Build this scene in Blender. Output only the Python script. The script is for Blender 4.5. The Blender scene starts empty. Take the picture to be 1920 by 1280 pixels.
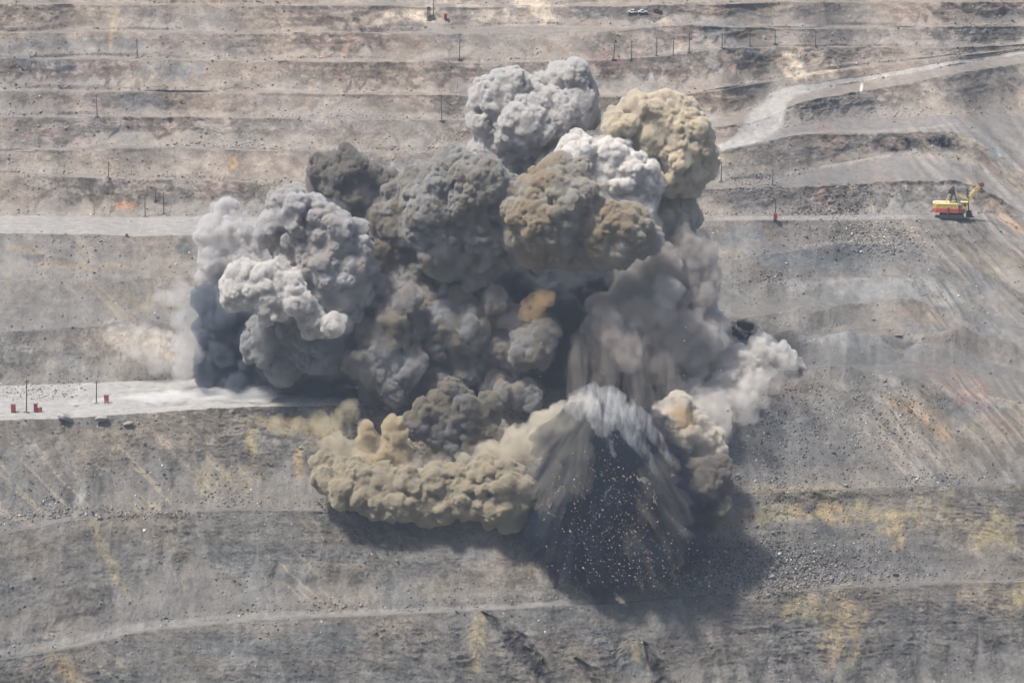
import bpy, bmesh, math, time
import numpy as np
from mathutils import Vector, Matrix
T00 = time.time()
S = bpy.context.scene
COL = S.collection
# ------------------------------------------------------------------ camera, sky, sun, exposure
CAMZ, PITCH, FPX = 260.0, math.radians(14), 6000.0
cam = bpy.data.objects.new('camera', bpy.data.cameras.new('camera')); COL.objects.link(cam)
cam.location = (0, 0, CAMZ); cam.rotation_euler = (math.radians(90) - PITCH, 0, 0)
cam.data.sensor_width = 36; cam.data.lens = FPX / 1920 * 36
cam.data.clip_start = 1; cam.data.clip_end = 9000
S.camera = cam
EL, AZ = math.radians(64), math.radians(-118)      # sun height, compass (0 = straight behind the wall, negative = left)
w = bpy.data.worlds.new('World'); S.world = w; w.use_nodes = True
wn = w.node_tree
sky = wn.nodes.new('ShaderNodeTexSky'); sky.sky_type = 'NISHITA'; sky.sun_disc = False
sky.sun_elevation = EL; sky.sun_rotation = AZ; sky.air_density = 1.0; sky.dust_density = 3.0
wn.links.new(sky.outputs[0], wn.nodes['Background'].inputs[0])
wn.nodes['Background'].inputs[1].default_value = 0.085
sun = bpy.data.objects.new('sun', bpy.data.lights.new('sun', 'SUN')); COL.objects.link(sun)
sun.data.energy = 3.6; sun.data.angle = math.radians(8.0); sun.data.color = (1.0, 0.955, 0.905)
sd = Vector((math.sin(AZ) * math.cos(EL), math.cos(AZ) * math.cos(EL), math.sin(EL)))
sun.rotation_euler = sd.to_track_quat('Z', 'Y').to_euler()
S.view_settings.view_transform = 'Standard'; S.view_settings.look = 'None'
S.view_settings.gamma = 1; S.view_settings.exposure = 0.65
cy = S.cycles
cy.use_denoising = True; cy.adaptive_threshold = .032; cy.volume_bounces = 10; cy.max_bounces = 14; cy.diffuse_bounces = 3
cy.transparent_max_bounces = 32; cy.caustics_reflective = False; cy.caustics_refractive = False
HAZE = 0.00008

# ------------------------------------------------------------------ helpers
SP, CP = math.sin(PITCH), math.cos(PITCH)
def ray(x, y):
    u = (np.asarray(x, float) - 960) / FPX; v = (640 - np.asarray(y, float)) / FPX
    return u, CP + v * SP, -SP + v * CP
def at_z(x, y, z):
    dx, dy, dz = ray(x, y); t = (z - CAMZ) / dz
    return np.stack([dx * t, dy * t, z + 0 * t], -1)
def at_y(x, y, Y):
    dx, dy, dz = ray(x, y); t = Y / dy
    return np.stack([dx * t, Y + 0 * t, CAMZ + dz * t], -1)
def project(p):
    X = p[..., 0]; Y = p[..., 1]; Z = p[..., 2] - CAMZ
    f = Y * CP - Z * SP; up = Y * SP + Z * CP
    return 960 + FPX * X / f, 640 - FPX * up / f, f
def mix64(h):
    h = h.astype(np.uint64); h ^= h >> np.uint64(13); h *= np.uint64(0x9E3779B97F4A7C15)
    h ^= h >> np.uint64(29); h *= np.uint64(0xBF58476D1CE4E5B9); h ^= h >> np.uint64(32); return h
def hsh(i, j, k, s):
    return mix64((i * 73856093) ^ (j * 19349663) ^ (k * 83492791) ^ (s * 2654435761))
def r01(h): return (h & np.uint64(0xFFFFF)).astype(np.float32) / np.float32(0xFFFFF)
def noise2(x, y, s=0):
    """value noise, -1..1"""
    xi = np.floor(x).astype(np.int64); yi = np.floor(y).astype(np.int64)
    fx = x - xi; fy = y - yi; fx = fx * fx * (3 - 2 * fx); fy = fy * fy * (3 - 2 * fy)
    a = r01(hsh(xi, yi, 0, s)); b = r01(hsh(xi + 1, yi, 0, s)); c = r01(hsh(xi, yi + 1, 0, s)); d = r01(hsh(xi + 1, yi + 1, 0, s))
    return (a + (b - a) * fx + (c - a) * fy + (a - b - c + d) * fx * fy) * 2 - 1
def fbm(x, y, s=0, o=4, g=.5):
    t = 0; a = 1; n = 0
    for k in range(o):
        t = t + a * noise2(x * 2 ** k + 17.3 * k, y * 2 ** k - 9.1 * k, s + k); n += a; a *= g
    return t / n
def ridg(x, y, s=0, o=4, g=.55):
    t = 0; a = 1; n = 0
    for k in range(o):
        t = t + a * (1 - 2 * np.abs(noise2(x * 2 ** k + 7.3 * k, y * 2 ** k + 3.1 * k, s + k))); n += a; a *= g
    return t / n
def sstep(a, b, x):
    t = np.clip((x - a) / (b - a), 0, 1); return t * t * (3 - 2 * t)
def tag(o, label=None, cat=None, group=None, kind=None):
    if label: o['label'] = label
    if cat: o['category'] = cat
    if group: o['group'] = group
    if kind: o['kind'] = kind
    return o
def link(name, me, mat=None, parent=None):
    o = bpy.data.objects.new(name, me); COL.objects.link(o)
    if mat is not None:
        me.materials.clear(); me.materials.append(mat)
    if parent is not None: o.parent = parent
    return o
def empty(name, loc, rz=0):
    o = bpy.data.objects.new(name, None); COL.objects.link(o); o.location = loc; o.rotation_euler = (0, 0, rz); o.empty_display_size = 1
    return o
def fast_mesh(name, V, F):
    me = bpy.data.meshes.new(name); V = np.asarray(V, np.float32); F = np.asarray(F, np.int32); n = F.shape[1]
    me.vertices.add(len(V)); me.vertices.foreach_set('co', V.ravel())
    me.loops.add(F.size); me.loops.foreach_set('vertex_index', F.ravel())
    me.polygons.add(len(F)); me.polygons.foreach_set('loop_start', np.arange(0, F.size, n, dtype=np.int32))
    me.update(calc_edges=True); return me

# ------------------------------------------------------------------ materials
def nmat(name):
    m = bpy.data.materials.new(name); m.use_nodes = True; return m, m.node_tree, m.node_tree.nodes['Principled BSDF']
def paint(name, col, rough=.6, var=.25, scale=1.5, metal=0.):
    """painted or bare metal with uneven wear"""
    m, t, b = nmat(name); N = t.nodes; L = t.links
    tc = N.new('ShaderNodeTexCoord'); nz = N.new('ShaderNodeTexNoise'); nz.inputs['Scale'].default_value = scale; nz.inputs['Detail'].default_value = 6
    L.new(tc.outputs['Object'], nz.inputs['Vector'])
    cr = N.new('ShaderNodeValToRGB'); cr.color_ramp.elements[0].position = .3; cr.color_ramp.elements[1].position = .7
    cr.color_ramp.elements[0].color = (*[c * (1 - var) for c in col], 1); cr.color_ramp.elements[1].color = (*[min(1, c * (1 + var * .5) + .01) for c in col], 1)
    L.new(nz.outputs['Fac'], cr.inputs[0]); L.new(cr.outputs[0], b.inputs['Base Color'])
    b.inputs['Roughness'].default_value = rough; b.inputs['Metallic'].default_value = metal; return m
def volmat(name, col, dens, an=0.):
    m = bpy.data.materials.new(name); m.use_nodes = True; t = m.node_tree; t.nodes.clear()
    o = t.nodes.new('ShaderNodeOutputMaterial'); p = t.nodes.new('ShaderNodeVolumePrincipled')
    p.inputs['Color'].default_value = (*col, 1); p.inputs['Density'].default_value = dens; p.inputs['Anisotropy'].default_value = an
    t.links.new(p.outputs[0], o.inputs['Volume']); return m
def rock_mat():
    m, t, b = nmat('quarry_rock'); N = t.nodes; L = t.links
    at = N.new('ShaderNodeAttribute'); at.attribute_name = 'tint'
    rk = N.new('ShaderNodeAttribute'); rk.attribute_name = 'rough'
    tc = N.new('ShaderNodeTexCoord')
    def noise(sc, det, rough=.6, dist=0., stretch=(1, 1, 1), rot=(0, 0, 0)):
        mp = N.new('ShaderNodeMapping'); mp.inputs['Scale'].default_value = stretch; mp.inputs['Rotation'].default_value = rot
        L.new(tc.outputs['Object'], mp.inputs[0])
        n = N.new('ShaderNodeTexNoise'); n.inputs['Scale'].default_value = sc; n.inputs['Detail'].default_value = det
        n.inputs['Roughness'].default_value = rough; n.inputs['Distortion'].default_value = dist
        L.new(mp.outputs[0], n.inputs['Vector']); return n.outputs['Fac']
    def mrange(src, a, b_, c, d):
        r = N.new('ShaderNodeMapRange'); r.inputs[1].default_value = a; r.inputs[2].default_value = b_; r.inputs[3].default_value = c; r.inputs[4].default_value = d
        L.new(src, r.inputs[0]); return r.outputs[0]
    def mul(a, b_, op='MULTIPLY'):
        q = N.new('ShaderNodeMath'); q.operation = op
        for i, v in enumerate((a, b_)):
            if isinstance(v, float): q.inputs[i].default_value = v
            else: L.new(v, q.inputs[i])
        return q.outputs[0]
    n1 = noise(.35, 9, .72)                               # mottling
    n2 = noise(1.5, 5, .75, .3, (1, 1, .75), (0, .35, 0))  # broken strata
    n3 = noise(4.2, 2, .6)                                # grit
    f1 = mrange(n1, .3, .7, .74, 1.26); f2 = mrange(n2, .3, .7, .72, 1.28); f3 = mrange(n3, .3, .72, .84, 1.2)
    one = N.new('ShaderNodeMix'); one.data_type = 'FLOAT'; L.new(rk.outputs['Fac'], one.inputs[0]); one.inputs[2].default_value = 1.0; L.new(f2, one.inputs[3])
    f = mul(mul(f1, one.outputs[0]), f3)
    vm = N.new('ShaderNodeVectorMath'); vm.operation = 'SCALE'; L.new(at.outputs['Color'], vm.inputs[0]); L.new(f, vm.inputs[3])
    # pale stones and dark stones scattered in the grit
    vo = N.new('ShaderNodeTexVoronoi'); vo.inputs['Scale'].default_value = .8; L.new(tc.outputs['Object'], vo.inputs['Vector'])
    cz = N.new('ShaderNodeSeparateColor'); L.new(vo.outputs['Color'], cz.inputs[0])
    near = mrange(vo.outputs['Distance'], .16, .26, 1., 0.)
    clump = mrange(noise(.05, 4), .5, .66, 0., 1.)
    pale = mul(mul(near, mrange(cz.outputs[0], .80, .84, 0., 1.)), mul(clump, .55))
    mx = N.new('ShaderNodeMix'); mx.data_type = 'RGBA'; L.new(pale, mx.inputs[0]); L.new(vm.outputs[0], mx.inputs[6]); mx.inputs[7].default_value = (.46, .45, .43, 1)
    L.new(mx.outputs[2], b.inputs['Base Color'])
    b.inputs['Roughness'].default_value = 1.0; b.inputs['Specular IOR Level'].default_value = .15
    bh = mul(mul(n2, rk.outputs['Fac']), mul(n3, .35), 'ADD')
    bp = N.new('ShaderNodeBump'); bp.inputs['Strength'].default_value = .8; bp.inputs['Distance'].default_value = .9
    L.new(bh, bp.inputs['Height']); L.new(bp.outputs[0], b.inputs['Normal'])
    return m
M = dict(rock=rock_mat())

# ------------------------------------------------------------------ terrain: bench edges as lines of known height
# each line: (x knots), (pixel row), (height); kind of the strip ABOVE it: 'f' face, 'b' berm / flat
XK = [-500, 0, 130, 260, 480, 700, 960, 1130, 1250, 1350, 1430, 1500, 1600, 1700, 1800, 1860, 1920, 2400]
LINES = [
 ('f', [1285,1238,1212,1184,1162,1154,1141,1132,1122,1115,1110,1106,1101,1097,1093,1092,1090,1080], [-62,-58,-56,-54,-52,-51,-50,-50,-50,-50,-50,-50,-50,-50,-50,-50,-50,-50]),   # C1
 ('x', [1275,1223,1198,1168,1148,1142,1131,1122,1112,1105,1100,1097,1093,1089,1086,1085,1083,1072], [-61,-57,-55,-53.5,-51.5,-50.5,-49.5,-49.5,-49.5,-49.5,-49.5,-49.5,-49.5,-49.5,-49.5,-49.5,-49.5,-49.5]),
 ('f', [1060,1002,975,962,955,960,985,985,950,926,922,920,916,914,912,910,908,890], [-32,-30,-28,-27,-27,-27.5,-30,-30,-28,-26,-26,-26,-26,-26,-26,-26,-26,-26]),  # C2
 ('x', [1042,984,958,950,945,950,980,980,947,924,920,918,914,912,910,908,906,888], [-31.5,-29.5,-27.5,-26.5,-26.5,-27,-29.8,-29.8,-27.8,-25.8,-25.8,-25.8,-25.8,-25.8,-25.8,-25.8,-25.8,-25.8]),
 ('f', [800,786,783,775,762,760,760,750,735,715,698,690,694,708,728,742,758,830], [0,0,0,0,0,-1,-3,-2,0,2,3,3,2,0,-3,-5,-7,-12]),   # C3 front edge of the white road
 ('x', [730,722,718,714,706,700,695,690,685,675,668,655,648,660,672,682,700,780], [.5,.5,.5,.5,.5,.5,.5,1,2,4,5,6,6,4.5,3,2,-1,-6]),
 ('x', [650,624,612,604,606,606,605,604,603,600,592,582,572,566,580,600,630,730], [14,14,14,14,14,14,14,14,14,14,14.5,15,15.5,16,15,13.5,11,3]),  # C4
 ('x', [642,616,604,597,598,598,597,594,590,580,566,552,538,533,545,565,598,700], [14.5,14.5,14.5,14.5,14.5,14.5,14.5,15,15.5,17,18.5,19.5,20.5,20.5,19.5,18,15,6]),
 ('x', [535,526,522,520,520,518,515,510,502,490,478,468,461,470,492,515,548,670], [25,25,25,25,25,25,25,25.5,26,27,28,29,29.5,29,27,25,22,10]),
 ('x', [440,435,438,441,441,438,432,424,416,413,413,413,412,411,410,420,456,610], [36,36,36,36,36,36,36,36,36,36,36,36,36,36,36,35,32,18]),   # C5 upper grey road / shovel bench
 ('f', [404,404,404,405,406,408,408,406,404,403,403,403,402,401,397,404,438,600], [36.5,36.5,36.5,36.5,36.5,36.5,36.5,36.5,36.5,36.5,36.5,36.5,36.5,36.5,36.5,36,33,19]),
 ('x', [330,328,331,335,343,355,358,358,356,352,351,350,345,338,338,360,402,560], [46,46,46,46,45.5,45,45,45,45,45,45,45,45.5,46,45.5,43.5,39,24]),   # C6
 ('f', [325,323,326,330,338,350,350,348,344,341,335,325,305,292,298,325,372,535], [46.3,46.3,46.3,46.3,45.8,45.3,45.5,45.7,46,46,47,48,51,52,51,48,43,28]),
 ('x', [284,283,281,277,281,286,286,286,286,284,264,250,251,249,246,276,330,500], [54,54,54,54,54,54,53.5,53,53,53,56,57.5,57.5,57.5,57.5,54,48.5,32]),  # C7
 ('f', [279,278,276,273,277,282,282,281,280,277,252,232,222,218,214,213,214,300], [54.3,54.3,54.3,54.3,54.3,54.3,53.8,53.5,53.5,53.5,57,59.5,60.5,60.5,61,61.5,62,52]),
 ('x', [224,221,219,219,222,224,226,230,236,238,226,190,174,156,136,126,114,60], [63,63,63,63,63,63,63,62.5,62,62,63.5,68,70,73,76,77.5,79.5,88]),   # C8 / outer edge of haul road
 ('f', [219,217,215,215,218,220,221,223,226,224,196,172,157,140,122,112,99,48], [63.3,63.3,63.3,63.3,63.3,63.3,63.3,63.3,63.3,63.3,66,69.5,71.2,74.2,77,78.5,80.5,89]),
 ('x', [174,171,170,171,173,176,180,182,180,168,154,143,128,116,105,98,91,44], [70.5,70.5,70.5,70.5,70.5,70.5,70.5,70.3,70.5,72,73,74,76,78,80,80.5,82,90]),  # C9
 ('f', [168,165,165,166,168,170,174,177,176,164,150,139,124,112,102,95,88,42], [70.8,70.8,70.8,70.8,70.8,70.8,70.8,71,71,72.5,73.6,74.6,76.6,78.6,80.4,81,82.4,90.4]),
 ('x', [116,112,111,112,115,117,118,114,103,91,88,88,90,89,88,86,83,38], [79,79,79,79,79,79,79,79.5,81,82,82.2,82.2,82,82,82.5,83,83.4,91]),  # C10 pole bench
 ('f', [110,106,105,107,109,111,112,108,97,84,82,82,84,84,83,81,78,34], [79.3,79.3,79.3,79.3,79.3,79.3,79.3,80,81.3,82.4,82.6,82.6,82.4,82.4,83,83.4,84,91.6]),
 ('x', [62,60,60,62,62,63,62,60,47,50,52,53,52,51,50,49,48,26], [87,87,87,87,87,87,87,87.3,89,88.5,88.2,88.2,88.3,88.5,88.7,88.8,89,93]),  # C11
 ('f', [54,52,53,56,56,56,42,38,37,44,47,48,47,47,46,45,44,22], [87.4,87.4,87.4,87.4,87.4,87.4,88.8,89.2,89.8,89,88.7,88.7,88.7,88.9,89.1,89.2,89.4,93.4]),
 ('x', [8,7,8,9,10,11,14,12,9,7,6,5,5,5,4,4,4,-6], [95,95,95,95,95,94.5,94,94,94.5,95,95,95,95,95,95.2,95.3,95.5,98]),
 ('f', [2,1,2,3,4,4,4,3,2,1,0,-1,-1,-1,-2,-2,-2,-12], [95.4]*17 + [98.4]),
 ('x', [-50]*18, [104]*18),
 ('f', [-56]*18, [104.5]*18),
 ('x', [-105]*18, [113]*18),
]
X0, X1, DX = -260, 2180, 1.75
xs = np.arange(X0, X1, DX); NX = len(xs)
def line_xy(yk, zk, sm=24):
    xx = np.arange(-500, 2400, 2.0); y = np.interp(xx, XK, yk); z = np.interp(xx, XK, zk)
    k = np.hanning(2 * sm + 1); k /= k.sum()
    y = np.convolve(np.pad(y, sm, 'edge'), k, 'valid'); z = np.convolve(np.pad(z, sm, 'edge'), k, 'valid')
    return np.interp(xs, xx, y), np.interp(xs, xx, z)
pair_ = 'bfbfbfbmmbfbfbfbfbfbfbfbfbfb'
ln = []
for i, (kd, yk, zk) in enumerate(LINES):
    y, z = line_xy(yk, zk)
    wob = fbm(xs / 90, xs * 0 + i // 2 * 5.1, 11, 5, .6)
    ln.append([kd, y, z, wob * (1.5 if y.mean() > 380 else 1.1)])
rowsV = []; rowsF = []; rowsS = []; rowsK = []     # point, isface, s in face, line index
for i in range(1, len(ln)):                          # most benches are narrow and partly buried under scree
    if pair_[i - 1] == 'b' and i not in (5, 10):
        f = .25 + .75 * sstep(-.3, .5, fbm(xs / 160, xs * 0 + i * 1.7, 55, 3)); f = f * .8 if i not in (12, 14, 16) else f + (1 - f) * sstep(1150, 1350, xs)
        ln[i][1] = ln[i-1][1] + (ln[i][1] - ln[i-1][1]) * f
# height of each line follows from the one below and the slope of the strip between them (degrees at left, middle, right)
SLOPE = [(1, 1, 1), (44, 44, 42), (1, 1, 1), (42, 40, 35), (.5, 1, 4), (36, 33, 20), (2, 3, 9), (27, 27, 27), (33, 33, 34), (.6, .8, .6), (37, 36, 37), (2, 3, 16), (38, 38, 42),
         (2, 3, 11), (39, 34, 38), (2, 3, 3), (39, 38, 36), (2, 5, 3), (40, 40, 40), (2, 2, 2), (41, 40, 39), (3, 3, 3), (40, 40, 40), (3, 3, 3), (41, 41, 41), (4, 4, 4), (38, 38, 38)]
P = [at_z(xs, ln[0][1], ln[0][2])]
for i in range(1, len(ln)):
    a = P[-1]; th = np.interp(xs, [0, 1000, 1300, 1480], [SLOPE[i-1][0], SLOPE[i-1][1], SLOPE[i-1][1], SLOPE[i-1][2]])
    th = th + (fbm(xs / 150, xs * 0 + i * 3.3, 77, 2) * 4 if th.mean() > 15 else 0)
    if i == 15: th = th * (1 - .55 * np.exp(-((xs - 1440) / 60.) ** 2))
    tg = np.tan(np.radians(th)); dx, dy, dz = ray(xs, ln[i][1])
    t = (a[:, 2] - tg * a[:, 1] - CAMZ) / (dz - tg * dy)
    P.append(np.stack([dx * t, dy * t, CAMZ + dz * t], -1))
print('heights', [(round(float(np.interp(0, xs, p[:, 2])), 1), round(float(np.interp(1500, xs, p[:, 2])), 1), round(float(np.interp(0, xs, p[:, 1])))) for p in P])
for p, l in zip(P, ln):                            # ragged edges
    k_ = np.hanning(41); k_ /= k_.sum(); w_ = np.convolve(np.pad(l[3], 20, 'edge'), k_, 'valid'); p[:, 2] += l[3] * .5 + w_ * .3; p[:, 1] -= w_ * 1.5
# pit floor and lower slope below the frame
tg = math.tan(math.radians(43)); dx, dy, dz = ray(xs, ln[0][1] + 260)
t = (P[0][:, 2] - tg * P[0][:, 1] - CAMZ) / (dz - tg * dy); lowy = np.stack([dx * t, dy * t, CAMZ + dz * t], -1)
floor = lowy.copy(); floor[:, 1] -= 460; floor[:, 2] -= 25; floor[:, 0] *= .8
top1 = P[-1].copy(); top1[:, 1] += 60; top1[:, 2] += 3
top2 = P[-1].copy(); top2[:, 1] += 900; top2[:, 2] += 30; top2[:, 0] *= 1.8
allP = [floor, lowy] + P + [top1, top2]
kinds = ['b', 'f']
for i, l in enumerate(ln):
    pass
# strip kinds above each line: lines come in pairs (crest, toe)
strip = ['b', 'f']
pair = {0:'b',1:'f',2:'b',3:'f',4:'b',5:'f',6:'b',7:'m',8:'m',9:'b',10:'f',11:'b',12:'f',13:'b',14:'f',15:'b',16:'f',17:'b',18:'f',19:'b',20:'f',21:'b',22:'f',23:'b',24:'f',25:'b',26:'f',27:'b'}
for i in range(len(ln)): strip.append(pair[i])
strip.append('b')
V = []; FACE = []; SS = []; LI = []; 
nrun = 0
for i in range(len(allP) - 1):
    a, b = allP[i], allP[i + 1]; k = strip[i]
    px0 = project(a)[1].mean(); px1 = project(b)[1].mean()
    n = int(np.clip(abs(px0 - px1) / 1.45, 3, 150)) if 0 < i < len(allP) - 2 else 12
    if i == 1: n = 175
    for j in range(n):
        s = j / n
        if k in 'fm':
            kk = .45; rk = .60
            r = s / kk * rk if s < kk else rk + (1 - rk) * (s - kk) / (1 - kk)
            r = .5 * r + .5 * s
            hs = s
            pt = a + (b - a) * s; pt[:, 1] = a[:, 1] + (b[:, 1] - a[:, 1]) * r
        else: pt = a + (b - a) * s
        V.append(pt); FACE.append(np.full(NX, {'b': 0., 'f': 1., 'm': .6}[k])); SS.append(np.full(NX, s)); LI.append(np.full(NX, i))
V.append(allP[-1]); FACE.append(np.zeros(NX)); SS.append(np.zeros(NX)); LI.append(np.full(NX, len(allP)))
V = np.array(V); FACE = np.array(FACE); SS = np.array(SS); LI = np.array(LI); NR = len(V)
px, py, _ = project(V)
print('terrain', NR, NX, NR * NX)
X = V[..., 0]; H = V[..., 2] + LI * 3.7; Z = V[..., 2]
# hauling roads and tracks painted and graded into the ground: polylines in (pixel) surface coordinates with half widths
def poly_mask(pts, soft=.35):
    best = np.full(px.shape, 9.)
    for (xa, ya, wa), (xb, yb, wb) in zip(pts[:-1], pts[1:]):
        m = (px > min(xa, xb) - 60) & (px < max(xa, xb) + 60) & (py > min(ya, yb) - 60) & (py < max(ya, yb) + 60)
        qx = px[m] - xa; qy = py[m] - ya; dx, dy = xb - xa, yb - ya
        t = np.clip((qx * dx + qy * dy) / (dx * dx + dy * dy), 0, 1)
        d = np.hypot(qx - t * dx, qy - t * dy) / (wa + (wb - wa) * t)
        best[m] = np.minimum(best[m], d)
    return 1 - sstep(1 - soft, 1 + soft, best + .25 * fbm(X / 4, H / 2, 5, 3))
haul = poly_mask([(1330,281,4),(1372,271,10),(1404,255,20),(1432,230,30),(1448,205,26),(1454,188,18),(1490,170,9),(1560,156,4.5),(1650,143,4),(1760,123,4),(1850,108,3),(1930,96,3)])
t_up = poly_mask([(1480,252,1.5),(1560,246,2.5),(1640,247,3),(1740,240,2.5),(1800,230,2)])
t_mid = poly_mask([(1540,312,2),(1580,306,3),(1630,296,3),(1670,291,2)])
t_shov = poly_mask([(1340,410,3),(1560,408,4),(1740,406,4),(1830,400,5)])
t_low = poly_mask([(-50,1232,8),(60,1212,8),(130,1203,8),(260,1175,8),(480,1154,7),(700,1147,6),(960,1136,5),(1100,1127,4)])
road_up = ((LI == 11)).astype(float) * (1 - sstep(620, 760, px)) 
road_dn = ((LI == 6)).astype(float) * (1 - sstep(600, 760, px))
roads = np.clip(haul + t_up * .7 + t_mid * .7 + t_shov * .5 + t_low * .5 + road_up + road_dn, 0, 1)
# rock face above, scree cones below
tri = np.abs(((X / 13 + fbm(X / 30, LI * 3., 3, 3) * 2.2) % 1) - .5) * 2
tri = tri * sstep(-.5, .3, fbm(X / 35, LI * 5.3, 13, 2)) + .35 * fbm(X / 5, SS * 2 + LI, 14, 3)
kline = .18 + .34 * tri + .30 * fbm(X / 45, LI * 2.3, 8, 3)
upper = sstep(-.10, .14, SS - kline + .08 * fbm(X / 2.5, H / 2, 15, 3))
big = sstep(-.35, .35, fbm(X / 60, LI * 7.7 + H / 40, 21, 3))
rock = FACE * upper * (.30 + .70 * big) * (1 - roads) * (1 - .35 * sstep(720, 820, py))
rock = rock * (1 - .85 * sstep(1250, 1420, px) * sstep(540, 600, py) * sstep(930, 890, py)) * (1 - .5 * sstep(1250, 1380, px) * sstep(390, 420, py) * sstep(580, 540, py))
# displacement
near = np.clip((py - 100) / 900, 0, 1)
sk = X + Z * .55                                           # strata dip
dR = ridg(sk / 9, H / 7, 31, 6, .62) * 1.8 + ridg(sk / 3.0 + H / 5, H / 2.0, 41, 4, .65) * 1.1
gull = ridg(X / 2.8 + Z * .10 + fbm(X / 20, Z / 20, 4) * 1.5, Z / 26, 51, 4, .6)
dS = gull * .16 * (1 - .75 * sstep(1250, 1450, px) * sstep(930, 880, py)) + fbm(X / 1.3, H / 1.1, 61, 4, .7) * .22
dB = fbm(X / 6, V[..., 1] / 5, 71, 5, .6) * .35
dL = fbm(X / 38 + Z / 60, (Z + V[..., 1] * .4) / 22, 81, 3) * 2.2 + fbm(X / 12, (Z + V[..., 1] * .4) / 7, 83, 4) * .9
hum = sstep(470, 520, py) * sstep(720, 690, py) * sstep(1320, 1440, px)
dH = fbm(X / 15, V[..., 1] / 13, 91, 4, .45) * 3.0
amp = .72 + .55 * near
edge = np.minimum(sstep(0, .12, SS), 1)
disp = rock * (dR - .3) * amp + FACE * (1 - rock) * dS * amp + (1 - FACE) * dB * .35 * (1 - roads) + dL * FACE * .8 * edge * sstep(1.0, .85, SS)
dzn = sstep(1640, 1760, px) * sstep(200, 260, py) * sstep(640, 560, py) + sstep(1560, 1700, px) * sstep(690, 730, py) * sstep(930, 880, py)
disp = disp + dzn * fbm((X + Z * 1.15) / 3.2 + fbm(X / 15, Z / 15, 37, 3), (X - Z) / 34, 191, 4, .6) * 1.6
disp = disp + sstep(1450, 1520, px) * sstep(190, 230, py) * sstep(420, 380, py) * (1 - roads) * fbm(X / 9, V[..., 1] / 6, 93, 5, .6) * .9
V[..., 1] -= disp * .75; V[..., 2] += disp * .55
V[..., 2] += hum * dH * (.3 + .7 * sstep(0, .3, SS) * FACE)
# broken blocks in the big rubble field, lower right, plus mounds
def mound(cx, cy_, rx, ry, h, peak=1.0):
    d = np.sqrt(((px - cx) / rx) ** 2 + ((py - cy_) / ry) ** 2) + .15 * fbm(X / 8, H / 6, 17, 3)
    V[..., 2] += h * np.clip(1 - d, 0, 1) ** peak
mound(1590, 662, 110, 28, 8.0); mound(1800, 655, 130, 30, 8.0, 1.2); mound(1480, 640, 60, 16, 3.5); mound(1650, 540, 200, 24, 3.5)
mound(1690, 650, 40, 12, -2.5); mound(1530, 600, 70, 22, 3.0); mound(1590, 470, 110, 18, 2.5)
# eroded clefts in the foreground
cleft = np.zeros_like(px)
for pts, dep in (([(905,1150,2),(935,1172,10),(965,1195,16),(990,1225,15),(1015,1262,14),(1035,1300,12)], 5.), ([(1080,1234,2),(1100,1256,7),(1118,1280,9)], 4.), ([(1208,1206,2),(1222,1235,9),(1240,1265,14),(1262,1300,14)], 5.), ([(985,1218,4),(1010,1235,7),(1030,1262,6)], 3.)):
    c_ = poly_mask(pts, .5); cleft = np.maximum(cleft, c_); V[..., 1] += c_ * dep * .5 * (.6 + .8 * fbm(X / 3, H / 3, 27, 3)); V[..., 2] -= c_ * dep * .1
mound(895, 1195, 22, 60, 3.0); mound(1185, 1235, 30, 34, 4.0, .6); mound(110, 1255, 50, 30, 3.0)
# ---- albedo
def C(r, g, b): return np.array([r, g, b], float)
grey = C(.198, .192, .182); brown = C(.232, .210, .182); blue = C(.165, .175, .182); purple = C(.232, .182, .168); ochre = C(.42, .33, .19); pale = C(.37, .355, .33); dark = C(.085, .088, .092)
w1 = fbm(sk / 34, H / 16, 101, 4)[..., None]; w2 = fbm(sk / 20, H / 9, 111, 5)[..., None]; w3 = fbm(sk / 7, H / 4, 121, 5, .6)[..., None]; w4 = fbm(sk / 16, H / 5, 131, 5, .6)[..., None]
T = grey + (brown - grey) * sstep(-.25, .35, w1)
T = T + (blue - T) * sstep(.1, .5, w2) * .7
T = T + (purple - T) * (sstep(.0, .35, w4) * rock[..., None]) * .5 * sstep(900, 500, py)[..., None]
T = T * (1 + .46 * w3)
T = T * (1 - .45 * rock[..., None] * sstep(.05, .35, ridg(sk / 5, H / 2.5, 141, 4)[..., None]))
T = T + (C(.165, .160, .152) - T) * ((1 - FACE) * .65)[..., None] + (C(.215, .206, .193) - T) * (FACE * (1 - upper) * .45)[..., None]
flat = sstep(1380, 1480, px) * (1 - FACE * .7) * sstep(200, 215, py) * sstep(720, 690, py); T = T + (C(.155, .160, .163) - T) * (flat * .6)[..., None]
T = T * (.88 + .42 * (sstep(950, 120, py))[..., None] * C(1.10, 1, .93))
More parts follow.
